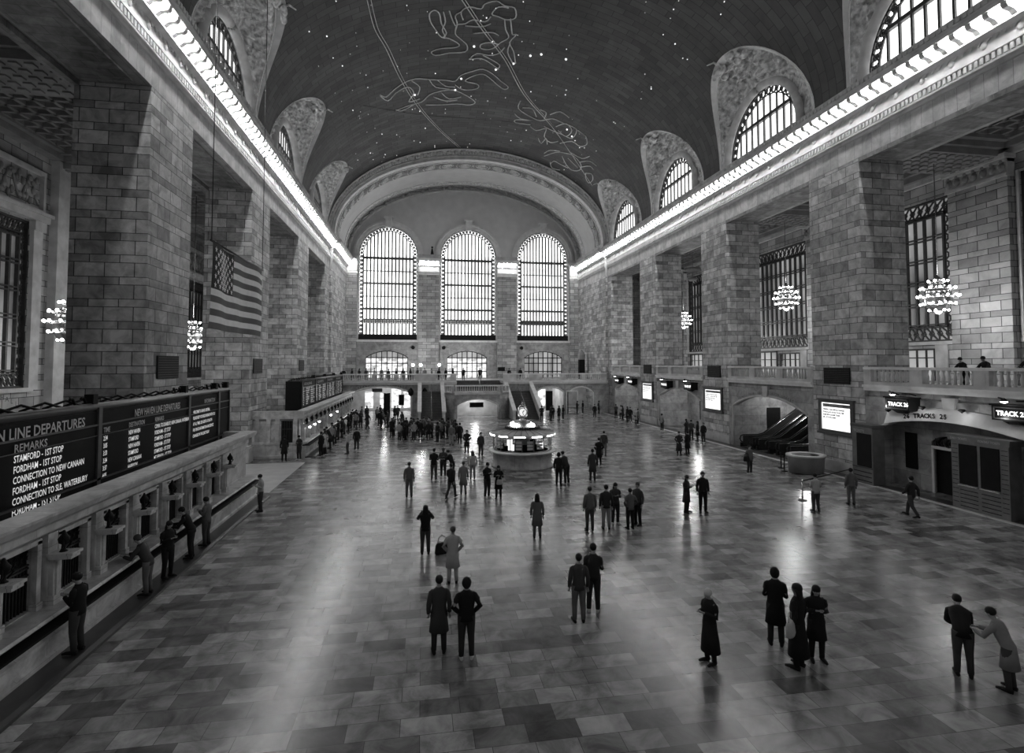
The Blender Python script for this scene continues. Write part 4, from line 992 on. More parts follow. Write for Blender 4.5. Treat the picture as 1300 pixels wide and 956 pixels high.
T = []
for s in range(4):
    u = .25 + s * 5.6; T.append(('HUDSON LINE DEPARTURES' if s < 2 else 'HARLEM LINE DEPARTURES', .3, u + .3, 4.86, 'lettern', dict(squeeze=.8)))
    for k in range(8):
        T.append((random.choice(['2:40', '3:02', '3:21', '4:10']), .17, u, 4.5 - k * .18, 'letter', {})); T.append((random.choice(['POUGHKEEPSIE', 'CROTON-HARMON', 'WHITE PLAINS', 'SOUTHEAST', 'WASSAIC']), .17, u + 1.1, 4.5 - k * .18, 'letter', {})); T.append((random.choice(['TARRYTOWN - 1ST STOP', 'HARLEM - 125 ST', 'FORDHAM - 1ST STOP']), .17, u + 3.0, 4.5 - k * .18, 'letter', dict(squeeze=.8)))
board(45.7, [5.6, 11.2, 16.8, 22.4], 2.72, 5.2, 'black departure board above the far ticket counter beside the end balcony', T, 'departure boards')
# ================================================================ INFORMATION BOOTH WITH CLOCK
r = empty('information_booth', (6.5, 34.9, 0), 0, 'round marble information booth with glazed sides and a four-faced clock on top', 'booth')
NS = 48
b = MB(); b.lathe([(2.02, 0), (2.02, .08), (1.92, .12), (1.92, .88), (1.98, .93), (2.0, .97)], n=NS); b.build('booth_base', 'wallm', r)
b = MB(); b.lathe([(2.15, .95), (2.22, .98), (2.24, 1.03), (2.18, 1.08), (1.7, 1.08), (1.7, .96)], n=NS); b.build('counter_ledge', 'light', r)
b = MB()
for k in range(16):
    a = 2 * PI * (k + .5) / 16; x, y = 1.9 * math.cos(a), 1.9 * math.sin(a); b.tube([(x, y, 1.06), (x, y, 2.0)], .025, 6)
b.lathe([(1.93, 1.06), (1.93, 1.12), (1.85, 1.12), (1.85, 1.06)], n=NS)
b.build('glazing_bar', 'metal', r)
b = MB(); b.grid(lambda i, j: (1.89 * math.cos(2 * PI * i / NS), 1.89 * math.sin(2 * PI * i / NS), (1.1, 2.0)[j]), NS, 1); b.build('glass_wall', 'glass', r, fixn=False)
b = MB(); b.lathe([(1.6, 2.0), (2.0, 1.98), (2.12, 2.02), (2.14, 2.12), (2.05, 2.17), (1.1, 2.36), (1.0, 2.42), (.0, 2.44)], n=NS); b.build('roof', 'stone', r)
b = MB()
for k in range(28):
    a = 2 * PI * k / 28; c, s = math.cos(a), math.sin(a); b.tube([(2.04 * c, 2.04 * s, 2.18), (1.1 * c, 1.1 * s, 2.375)], .02, 4)
b.build('roof_rib', 'dstone', r)
for k in range(12):
    a = 2 * PI * (k + .5) / 12; p = MB(); a0, a1 = a - .16, a + .16
    p.grid(lambda i, j: ((2.13 + .01) * math.cos(a0 + (a1 - a0) * i / 4), 2.14 * math.sin(a0 + (a1 - a0) * i / 4), (2.035, 2.105)[j]), 4, 1); p.build('roof_light', 'lampe', r, fixn=False)
b = MB(); b.lathe([(.55, 2.42), (.55, 2.9), (.4, 2.9)], n=16); b.lathe([(.5, 1.0), (.5, 2.0)], n=16); b.build('inner_column', 'metal', r)
b = MB(); b.lathe([(1.3, .3), (1.3, 1.0), (1.0, 1.02)], n=24); b.build('inner_desk', 'dstone', r)
for k in range(10):
    a = 2 * PI * k / 10 + .2; p = MB(); p.box(-.02, .02, -.22, .22, 1.12, 1.5); q = p.build('desk_monitor', 'screen' if k % 3 == 0 else 'black', r, loc=(1.35 * math.cos(a), 1.35 * math.sin(a), 0)); q.rotation_euler = (0, 0, a)
b = MB()
for a in (-1.9, -1.45, -1.0, 3.4): 
    for z in (1.2, 1.4, 1.6): c, s = math.cos(a), math.sin(a); b.box(1.6 * c - .18, 1.6 * c + .18, 1.6 * s - .04, 1.6 * s + .04, z, z + .14)
b.build('leaflet_rack', 'white', r)
b = MB()
for k in range(4):
    a = PI / 4 + PI / 2 * k; b.ball((.75 * math.cos(a), .75 * math.sin(a), 2.62), (.2, .2, .16), 10, 6)
b.build('roof_globe', 'lampe', r)
b = MB()
for k in range(40):
    a = 2 * PI * k / 40; b.ball((1.05 * math.cos(a), 1.05 * math.sin(a), 2.47), (.12, .12, .1), 6, 4)
b.build('roof_ring_planting', 'leaf', r)
ck = MB(); ck.lathe([(.3, 2.85), (.28, 2.95), (.12, 3.0), (.1, 3.1), (.16, 3.14), (.08, 3.2)], n=12); ck.ball((0, 0, 3.46), .27, 14, 10)
for a in (0, PI / 2): ck.tube([(.40 * math.cos(t) * math.cos(a + PI / 4), .40 * math.cos(t) * math.sin(a + PI / 4), 3.46 + .44 * math.sin(t)) for t in [2 * PI * k / 24 for k in range(25)]], .035, 6, caps=False)
ck.lathe([(.05, 3.85), (.1, 3.93), (.09, 4.03), (.03, 4.08), (.05, 4.12), (.0, 4.2)], n=10); cl = ck.build('brass_clock', 'brass', r)
for k in range(4):
    a = PI / 2 * k - PI / 2 - .12
    f = MB(); f.tube([(.20, 0, 0), (.31, 0, 0)], .27, 20, smooth=False); f = f.build('clock_face', 'clockf', cl, loc=(0, 0, 3.46)); f.rotation_euler = (0, 0, a)
    h = MB(); h.bar((.315, 0, 0), (.315, .10, .12), .05); h.bar((.318, 0, 0), (.318, .05, -.2), .035)
    for q in range(12): t = 2 * PI * q / 12; h.bar((.315, .20 * math.cos(t), .20 * math.sin(t)), (.315, .24 * math.cos(t), .24 * math.sin(t)), .018)
    h.tube([(.31, .265 * math.cos(2 * PI * q / 24), .265 * math.sin(2 * PI * q / 24)) for q in range(25)], .022, 5, caps=False)
    h.build('clock_hand', 'black', f)

# ================================================================ SIGNS AND SCREENS
def tracksign(y, txt, lab, big=1.):
    r = empty('track_sign', (24.55, y, 4.55), 0, lab, 'sign', 'hexagonal track signs'); s = big
    b = MB(); b.prism([(-.2, -.36), (.45, -.36), (.45, .26), (-.2, .26)], 'Y', -.72 * s, .72 * s)
    b.prism([(-.2, -.36), (.45, -.36), (.12, -.52)], 'Y', -.3, .3); b.box(-.26, .45, -.78 * s, .78 * s, .26, .34); b.build('sign_case', 'black', r)
    b = MB(); 
    for z0, z1 in ((-.30, -.25), (.17, .22)): b.box(-.225, -.2, -.64 * s, .64 * s, z0, z1)
    for y0 in (-.64 * s, .6 * s): b.box(-.225, -.2, y0, y0 + .05, -.3, .22)
    b.build('sign_border', 'bframe', r)
    text(txt, .27, (-.23, .5 * s, -.13), '-X', 'sign', r, bold=.008, squeeze=.98 * s)
    b = MB(); b.tube([(.45, .5, .4), (.1, .5, .55), (-.35, .3, .62), (-.45, 0, .58)], .03, 6); b.tube([(.45, -.5, .4), (.2, -.4, .5), (-.1, -.2, .5)], .03, 6); b.lathe([(.02, .62), (.13, .52), (.15, .48)], (-.45, 0, 0), 10); b.build('lamp_arm', 'black', r)
    b = MB(); b.ball((-.45, 0, .47), (.13, .13, .07), 10, 5); b.build('lamp_globe', 'lampe', r)
tracksign(24.45, 'TRACK 26', 'glowing track sign next to the long bar of the nearest balustrade, beside the first pier')
tracksign(19.0, 'TRACK 25', 'glowing track sign above the ticket machines, nearest of all')
tracksign(51.9, 'TRACK 28', 'glowing track sign over the third arch, farther from the escalators', 1)
tracksign(46.9, 'TRACK 27', 'glowing track sign over the third arch, next to the second pier', 1)
tracksign(65.4, 'TRACK 30', 'glowing track sign over the last arch, nearest the end balcony', 1)
tracksign(61.0, 'TRACK 29', 'glowing track sign over the last arch, nearest the third pier', 1)
def screen(y0, y1, z0, z1, lab, k):
    r = empty('display_screen', (24.98, (y0 + y1) / 2, (z0 + z1) / 2), 0, lab, 'screen', 'lit notice screens on the piers'); h, v = (y1 - y0) / 2, (z1 - z0) / 2
    b = MB(); b.box(-.14, 0, -h - .22, h + .22, v, v + .16); b.box(-.14, 0, -h - .22, h + .22, -v - .16, -v); b.box(-.14, 0, -h - .22, -h, -v, v); b.box(-.14, 0, h, h + .22, -v, v); b.box(-.2, 0, -h - .3, h + .3, v + .16, v + .24); b.box(-.2, 0, -h - .3, h + .3, -v - .3, -v - .16); b.build('screen_frame', 'bframe', r)
    b = MB(); b.box(-.06, 0, -h, h, -v, v); b.build('screen_panel', 'screen', r)
    b = MB(); b.box(-.075, -.065, -h + .05, h - .1, v - .26, v - .06); b.build('screen_heading', 'metal', r)
    text('SERVICE ADVISORIES', .19, (-.08, h - .15, v - .22), '-X', 'lettern', r, squeeze=.85 * h / 1.1, bold=.004)
    text('WEEKEND TRAIN SERVICE CHANGES\nPLEASE ALLOW EXTRA TRAVEL TIME\nBUSES REPLACE SOME TRAINS\nSEE A STATION AGENT', .13, (-.08, h - .12, v - .46), '-X', 'letterd', r, squeeze=.75 * h / 1.1, line=1.25, bold=.008)
screen(28.15, 30.5, 2.55, 4.2, 'lit white notice screen on the nearest visible pier, beside the escalators', 0)
screen(42.15, 44.7, 2.7, 4.35, 'lit white notice screen on the second pier, past the escalators', 1)
screen(56.0, 58.5, 2.7, 4.4, 'lit white notice screen on the third pier, the farthest', 2)
for i, (y0, y1, z0, z1) in enumerate([(28.2, 30.3, 5.38, 6.36), (42.25, 44.3, 5.45, 6.45), (56.3, 58.2, 5.5, 6.5)]):
    b = MB(); b.box(-.05, 0, -1.05, 1.05, -.5, .5); o = b.build('vent_grille', 'black', loc=(24.98, (y0 + y1) / 2, (z0 + z1) / 2), label='black square vent panel set in the %s pier of the escalator side' % ['first', 'second', 'third'][i], category='vent')
    b = MB()
    for k in range(9): b.box(-.075, -.05, -1.0, 1.0, -.46 + k * .11, -.44 + k * .11)
    b.build('vent_slats', 'iron', o)
for i, (y0, y1) in enumerate([(26.13, 28.18), (39.8, 42.1), (53.9, 56.3)]):
    b = MB(); b.box(0, .05, -1.05, 1.05, -.52, .52); o = b.build('vent_grille', 'black', loc=(XL + .01, (y0 + y1) / 2, 6.45), label='black square vent panel set in the %s pier behind the departure boards' % ['nearest', 'second', 'third'][i], category='vent')
    b = MB()
    for k in range(9): b.box(.05, .075, -1.0, 1.0, -.46 + k * .11, -.44 + k * .11)
    b.build('vent_slats', 'iron', o)
for x, y, lab in ((25.55, 82.0, 'tall dark lamp standard against the sunlit wall near the great windows'),):
    r = empty('standing_lantern', (23.7, 78.5, ZB), 0, lab, 'lantern'); b = MB(); b.box(-.45, .45, -.3, .3, 0, 2.9); b.build('lantern_body', 'black', r); b = MB(); b.loft([(0, 0, 2.9, .55, .4), (0, 0, 3.6, .6, .45), (0, 0, 4.1, .3, .25), (0, 0, 4.4, .05, .05)], 8, smooth=False); b.build('lantern_head', 'dstone', r)

# ================================================================ ESCALATORS
def escalator(y, lab):
    r = empty('escalator', (25.4, y, 0), 0, lab, 'escalator', 'escalators under the arch'); L0, L1, rise = 1.3, 7.6, 3.9
    prof = lambda h: [(0, h), (L0, h), (L0 + .5, h + .12)] + [(L1, rise + h - .1), (L1 + .4, rise + h)]
    for s in (-1, 1):
        p = prof(.88); q = MB(); q.prism([(x, .1) for x, _ in p[:1]] + [(0, .85)] + p[1:] + [(L1 + .4, rise - .3), (L0 + .3, .05)], 'Y', s * .62 - .02, s * .62 + .02); q.build('side_panel', 'iron', r)
        hp = [(-.0, s * .62, .35), (-.2, s * .62, .45), (-.27, s * .62, .65), (-.2, s * .62, .85), (.0, s * .62, .93)] + [(x, s * .62, z + .05) for x, z in p[1:]]
        q = MB(); q.tube(hp, [(.055, .05)] * len(hp), 8); q.build('handrail', 'rubber', r)
        q = MB(); q.tube([(x, s * .62 - .06, z - .06) for x, _, z in hp[4:]], .022, 5); q.build('rail_trim', 'chrome', r)
        q = MB(); q.prism([(-.1, 0), (-.1, .3), (L0, .3), (L1, rise + .2), (L1 + .4, rise + .2), (L1 + .4, rise - .4), (L0 + .6, 0)], 'Y', s * .78 - .16 if s > 0 else -.86, .86 if s > 0 else -.62 - .0); q.build('skirting', 'black', r)
    q = MB(); n = 18
    for k in range(n): x = L0 + (L1 - L0) * k / n; z = rise * k / n; q.box(x, x + (L1 - L0) / n + .02, -.5, .5, z - .1, z + .15)
    q.box(-.3, L0, -.5, .5, 0, .05); q.build('moving_steps', 'iron', r)
escalator(39.2, 'escalator nearest the notice panel, farthest of the three'); escalator(37.2, 'middle escalator of the three under the arch'); escalator(34.8, 'escalator closest to the round podium')

# kiosks and machines
r = empty('ticket_kiosk', (24.45, 26.5, 0), 0, 'tall dark kiosk cabinet standing at the foot of the nearest pier', 'kiosk')
b = MB(); b.box(-.35, .4, -.7, .7, 0, 3.1); b.build('cabinet', 'metal', r); b = MB(); b.box(-.38, -.35, -.62, .35, .95, 2.75); b.build('screen_panel', 'black', r); b = MB(); b.box(-.42, .42, -.75, .75, 3.1, 3.25); b.box(-.40, -.35, -.66, .66, .86, .93); b.build('kiosk_trim', 'bframe', r)
text('TICKETS', .2, (-.39, .55, 2.82), '-X', 'lettern', r)
b = MB()
for k in range(3): b.box(-.37, -.35, -.6, .6, .15 + k * .24, .19 + k * .24)
b.build('panel_groove', 'black', r)
r = empty('ticket_machine_front', (24.3, 20.3, 0), 0, 'grey metal ticket machine front with two dark shutters below the hood', 'ticket machine')
b = MB(); b.box(0, .65, -1.25, 1.25, 0, 3.1); b.box(-.08, .7, -1.35, 1.35, 3.1, 3.32); b.box(-.14, .7, -1.42, 1.42, 3.3, 3.38); b.build('machine_cabinet', 'metal', r)
for s in (-1, 1):
    b = MB(); b.box(-.03, 0, s * .48 - .4, s * .48 + .4, 1.15, 2.95); p = b.build('dark_shutter', 'black', r); b = MB(); b.box(-.08, 0, s * .48 - .42, s * .48 + .42, 1.07, 1.13); b.build('shutter_ledge', 'chrome', p)
b = MB()
for k in range(5):
    for s in (-1, 1): b.box(-.015, 0, s * .48 - .4, s * .48 + .4, .15 + k * .18, .18 + k * .18)
for k in range(14):
    for s in (-1, 1): b.box(-.015, 0, s * 1.08 - .13, s * 1.08 + .13, .3 + k * .2, .32 + k * .2)
b.build('panel_groove', 'black', r)
text('DAILY TICKETS', .14, (-.09, 1.2, 3.15), '-X', 'lettern', r, squeeze=.8); text('MONTHLY TICKETS', .14, (-.09, -.05, 3.15), '-X', 'lettern', r, squeeze=.75)
r = empty('round_podium', (23.1, 29.7, 0), 0, 'dark rounded service podium on the marble floor near the escalators', 'podium')
b = MB(); b.loft([(0, 0, .05, 1.02, .85), (0, 0, .9, 1.08, .9), (0, 0, 1.0, 1.15, .98)], 20); b.build('podium_body', 'dstone', r)
b = MB(); b.loft([(0, 0, 1.0, 1.18, 1.0), (0, 0, 1.1, 1.18, 1.0), (0, 0, 1.1, .85, .7), (0, 0, 1.02, .85, .7)], 20); b.build('podium_top', 'stone', r); b = MB(); b.loft([(0, 0, 1.03, .8, .65), (0, 0, 1.06, .8, .65)], 20); b.build('podium_recess', 'black', r)
def stanchion(x, y, lab, h=.98, mat='black'):
    r = empty('barrier_post', (x, y, 0), 0, lab, 'barrier post'); b = MB(); b.lathe([(.2, 0), (.2, .03), (.04, .06)], n=14); b.build('post_base', mat, r); b = MB(); b.tube([(0, 0, .03), (0, 0, h)], .035, 8); b.lathe([(.045, h - .1), (.05, h), (.02, h + .02)], n=10); b.build('post', 'chrome' if mat != 'black' else mat, r)
stanchion(22.0, 30.2, 'black barrier post nearer the escalators, left of its twin'); stanchion(22.5, 31.2, 'black barrier post right of its twin at the escalators')
stanchion(18.2, 23.7, 'silver barrier post with a tape, beside the person in a light top', mat='metal'); stanchion(22.8, 25.9, 'silver barrier post holding the tape end near the kiosk', mat='metal')
b = MB(); b.tube([(18.2, 23.7, .93), (22.8, 25.9, .93)], [(.012, .03)] * 2, 6, rot=0); b.build('barrier_tape', 'black', label='black retractable tape strung between the two silver posts', category='barrier tape')

# ================================================================ FLAG
fx, fy0, fy1, fz0, fz1 = -8.0, 22.1, 28.75, 7.95, 11.3
r = empty('hanging_flag', (fx, fy0, fz0), 0, 'large striped flag with a dark starred corner hanging from the vault', 'flag')
W_, H_ = fy1 - fy0, fz1 - fz0
def fl(u, v):
    return (.10 * math.sin(u * 7 + v * 2) * (1 - .5 * v) + .05 * math.sin(u * 17), u * W_ + .05 * math.sin(v * 9) * (1 - v) - .18 * (1 - v), v * H_ - .03 * math.sin(u * 6) - (1 - v) * .0)
b = MB()
for i in range(48):
    for j in range(26):
        st_ = j // 2; u0, u1, v0, v1 = i / 48, (i + 1) / 48, j / 26, (j + 1) / 26
        m = 0 if (u1 <= .40 and v0 >= 12 / 26) else (1 if st_ % 2 == 0 else 2)
        b.quad(fl(u0, v0), fl(u1, v0), fl(u1, v1), fl(u0, v1), m); b.sm.add(len(b.f) - 1)
b.build('flag_cloth', ['flagd', 'flagr', 'flagw'], r, fixn=False)
b = MB()
for row in range(9):
    for cc in range(6 if row % 2 == 0 else 5):
        u = (.035 + (cc + (0 if row % 2 == 0 else .5)) * .066); v = 12 / 26 + (row + .9) / 10.4 * (14 / 26); c = fl(u, v); R = .135
        i0 = len(b.v)
        for k in range(10): t = PI / 2 + 2 * PI * k / 10; q = R if k % 2 == 0 else R * .42; b.v.append((c[0] + .03, c[1] + q * math.cos(t), c[2] + q * math.sin(t)))
        b.v.append((c[0] + .03, c[1], c[2]))
        for k in range(10): b.f.append((i0 + k, i0 + (k + 1) % 10, i0 + 10))
b.build('flag_stars', 'flagw', r, fixn=False)
b = MB(); b.tube([(0, -.1, H_ + .03), (0, W_ + .1, H_ + .03)], .04, 6)
zt = lambda y: 29.6 - fz0
for y in (.0, W_): b.tube([(0, y, H_), (0, y, 31.0 - fz0)], .018, 4)
b.build('hanging_wire', 'iron', r)

# ================================================================ CHANDELIERS
CB = []
def chandelier(x, y, z, lab, ztop=19.3, rings=((.45, 1.05), (.8, .6), (.95, .1), (.8, -.4), (.45, -.8)), n=(7, 11, 13, 11, 7), s=1.):
    r = empty('chandelier', (x, y, z), 0, lab, 'chandelier', 'globe chandeliers of bare bulbs')
    b = MB(); b.tube([(0, 0, 1.4 * s), (0, 0, ztop - z)], .03, 6); b.build('hanging_rod', 'brass', r)
    b = MB(); b.ball((0, 0, 0), (.75 * s, .75 * s, 1.0 * s), 12, 8); b.lathe([(.1, 1.0 * s), (.25, 1.15 * s), (.1, 1.4 * s)], n=10)
    for R, h in rings: b.tube([(R * s * math.cos(2 * PI * q / 20), R * s * math.sin(2 * PI * q / 20), h * s) for q in range(21)], .04, 5, caps=False)
    b.build('chandelier_body', 'brass', r)
    for (R, h), k_ in zip(rings, n):
        for k in range(k_):
            t = 2 * PI * k / k_; lc = (R * s * 1.12 * math.cos(t), R * s * 1.12 * math.sin(t), h * s + .06)
            if not CB: b = MB(); b.ball((0, 0, 0), .07, 8, 5); CB.append(b.build('bare_bulb', 'chan', r, loc=lc))
            else: o = CB[0].copy(); COL.objects.link(o); o.parent = r; o.location = lc
chandelier(-17.0, 29.6, 8.5, 'cluster chandelier of glowing bulbs beyond the nearest pier, partly hidden'); chandelier(-17.0, 43.8, 8.6, 'cluster chandelier of glowing bulbs seen between the first two piers behind the flag')
chandelier(32.0, 43.2, 12.3, 'globe chandelier glowing before the bronze window above the escalators', s=1.0); chandelier(32.0, 28.9, 10.7, 'globe chandelier glowing before the nearest bronze window', s=1.0); chandelier(31.0, 60.4, 11.7, 'globe chandelier glowing beside the pier over the third arch', s=.9)
b = MB(); b.lathe([(.05, 2.5), (.9, 2.3), (.95, 2.0), (.5, 1.9)], n=12); b.lathe([(.3, 1.2), (.6, 1.1), (.4, .8)], n=12); b.tube([(0, 0, 0), (0, 0, 3.8)], .04, 6); b.build('hanging_lantern', 'dstone', loc=(31.5, 59.0, 15.6), label='dark metal canopy hanging high above the third arch opening', category='lantern')

# ================================================================ END BALCONY FURNITURE
rnd = random.Random(5)
tp = empty('cafe_table', (-8.2, 74, ZB), 0, 'round cafe table with a white cloth on the end balcony', 'table', 'cafe tables on the end balcony')
b = MB(); b.lathe([(.5, .72), (.5, .76)], n=14); b.build('tabletop', 'white', tp); b = MB(); b.tube([(0, 0, 0), (0, 0, .72)], .05, 6); b.lathe([(.25, 0), (.25, .03), (.06, .06)], n=10); b.build('table_stem', 'black', tp)
for k in range(6): dup(tp, (-8.2 + 2.1 * (k + 1), 74 + (k % 3) * 2, ZB))
pl = empty('cafe_lamp', (-1.2, 72.4, ZB), 0, 'small bright globe lamp on a pole at the end balcony rail', 'lamp', 'globe lamps at the end balcony')
b = MB(); b.tube([(0, 0, 0), (0, 0, 2.0)], .04, 6); b.build('lamp_pole', 'black', pl); b = MB(); b.ball((0, 0, 2.1), .2, 10, 6); b.build('lamp_globe', 'lampe', pl)
dup(pl, (2.3, 74, ZB), label='small bright globe lamp on a pole beside the middle glazed screen'); dup(pl, (-.2, 75.2, ZB), label='small bright globe lamp behind the cafe tables')
b = MB(); b.box(-.55, .55, -.05, .05, -.3, .3); b.build('wall_notice', 'black', loc=(12.2, 83.3, 5.8), label='small black notice panel on the wall between the middle and escalator-side windows', category='sign')
for x, lab in ((-1.4, 'right of the flag-side window'), (3.25, 'at the foot of the middle window'), (15.45, 'at the foot of the escalator-side window')):
    b = MB(); b.ball((0, 0, 0), (.28, .2, .28), 10, 6); b.box(-.1, .1, 0, .3, -.1, .1); b.build('round_speaker', 'black', loc=(x, 83.5, 9.1), label='small round black speaker ' + lab, category='speaker')
for x, lab in ((.35, 'dark lamp bracket on the balcony front closer to the stairs'), (-1.4, 'dark lamp bracket on the balcony front over the archway end')):
    r = empty('wall_lantern', (x, 69.75, 3.0), 0, lab, 'lantern'); b = MB(); b.lathe([(.05, -.5), (.3, -.3), (.36, .1), (.2, .4), (.02, .6)], n=10); b.build('lantern_cage', 'black', r)
# ================================================================ PEOPLE
def skinmesh(nodes, edges, radii, name, mat, root=0, sub=1):
    me = bpy.data.meshes.new(name); me.from_pydata(nodes, edges, []); o = bpy.data.objects.new(name, me); COL.objects.link(o)
    md = o.modifiers.new('s', 'SKIN'); md.use_smooth_shade = True; md.branch_smoothing = .4
    for i, v in enumerate(me.skin_vertices[0].data): v.radius = radii[i] if isinstance(radii[i], tuple) else (radii[i], radii[i]); v.use_root = (i == root)
    if sub: s = o.modifiers.new('d', 'SUBSURF'); s.levels = sub
    bpy.context.view_layer.update()
    m2 = bpy.data.meshes.new_from_object(o.evaluated_get(bpy.context.evaluated_depsgraph_get())); bpy.data.objects.remove(o); bpy.data.meshes.remove(me)
    m2.materials.clear(); m2.materials.append(M[mat]); m2.name = name
    return m2
def V3(*a): return Vector(a)
def pose(kind):
    """joint positions, person faces -Y, unit height 1.75"""
    J = dict(pel=V3(0, 0, .93), wai=V3(0, 0, 1.08), che=V3(0, .0, 1.30), nek=V3(0, .01, 1.47), nk2=V3(0, 0, 1.54), hed=V3(0, -.015, 1.63), top=V3(0, -.005, 1.70))
    for s, n in ((-1, 'r'), (1, 'l')):
        J['sh' + n] = V3(s * .175, .01, 1.42); J['el' + n] = V3(s * .235, .05, 1.14); J['wr' + n] = V3(s * .245, -.02, .90)
        J['hi' + n] = V3(s * .09, 0, .90); J['kn' + n] = V3(s * .105, -.02, .49); J['an' + n] = V3(s * .115, .02, .085); J['to' + n] = V3(s * .135, -.13, .03)
    if kind == 'phone':
        for s, n in ((-1, 'r'), (1, 'l')): J['el' + n] = V3(s * .22, .0, 1.14); J['wr' + n] = V3(s * .07, -.24, 1.24)
        J['hed'] = V3(0, -.05, 1.615); J['top'] = V3(0, -.065, 1.69)
    if kind == 'camera':
        for s, n in ((-1, 'r'), (1, 'l')): J['el' + n] = V3(s * .27, -.08, 1.26); J['wr' + n] = V3(s * .09, -.2, 1.50)
    if kind == 'pocket':
        for s, n in ((-1, 'r'), (1, 'l')): J['el' + n] = V3(s * .29, .07, 1.16); J['wr' + n] = V3(s * .17, -.08, .98)
    if kind == 'onearm':
        J['ell'] = V3(.25, -.06, 1.16); J['wrl'] = V3(.12, -.26, 1.22)
    if kind == 'walk':
        J['knr'] = V3(-.1, -.2, .52); J['anr'] = V3(-.1, -.26, .1); J['tor'] = V3(-.11, -.42, .06); J['knl'] = V3(.1, .08, .5); J['anl'] = V3(.11, .34, .14); J['tol'] = V3(.12, .2, .03)
        J['ell'] = V3(.23, -.05, 1.15); J['wrl'] = V3(.22, -.22, .98); J['elr'] = V3(-.23, .14, 1.16); J['wrr'] = V3(-.24, .16, .9)
    if kind == 'wide':
        for s, n in ((-1, 'r'), (1, 'l')): J['kn' + n] = V3(s * .16, -.03, .49); J['an' + n] = V3(s * .21, .02, .085); J['to' + n] = V3(s * .25, -.13, .03)
    if kind == 'lean':     # forearms on a counter or rail in front
        for k in ('wai', 'che', 'nek', 'nk2', 'hed', 'top', 'shl', 'shr'): J[k] = J[k] + V3(0, -(J[k].z - .93) * .42, -(J[k].z - .93) * .08)
        for s, n in ((-1, 'r'), (1, 'l')): J['el' + n] = V3(s * .24, -.36, 1.10); J['wr' + n] = V3(s * .12, -.58, 1.13)
    if kind == 'bend':
        for k in ('wai', 'che', 'nek', 'nk2', 'hed', 'top', 'shl', 'shr'): J[k] = V3(J[k].x, -(J[k].z - .93) * .75, .93 + (J[k].z - .93) * .68)
        for s, n in ((-1, 'r'), (1, 'l')): J['el' + n] = V3(s * .2, -.42, .98); J['wr' + n] = V3(s * .1, -.62, .86)
    if kind == 'sit':
        dz = -.45
        for k in list(J):
            if k[:2] not in ('kn', 'an', 'to'): J[k] = J[k] + V3(0, .05, dz)
        for s, n in ((-1, 'r'), (1, 'l')): J['kn' + n] = V3(s * .12, -.38, .48); J['an' + n] = V3(s * .13, -.36, .085); J['to' + n] = V3(s * .14, -.5, .03); J['wr' + n] = V3(s * .08, -.25, .66); J['el' + n] = V3(s * .24, -.02, .72)
    return J
_cache = {}
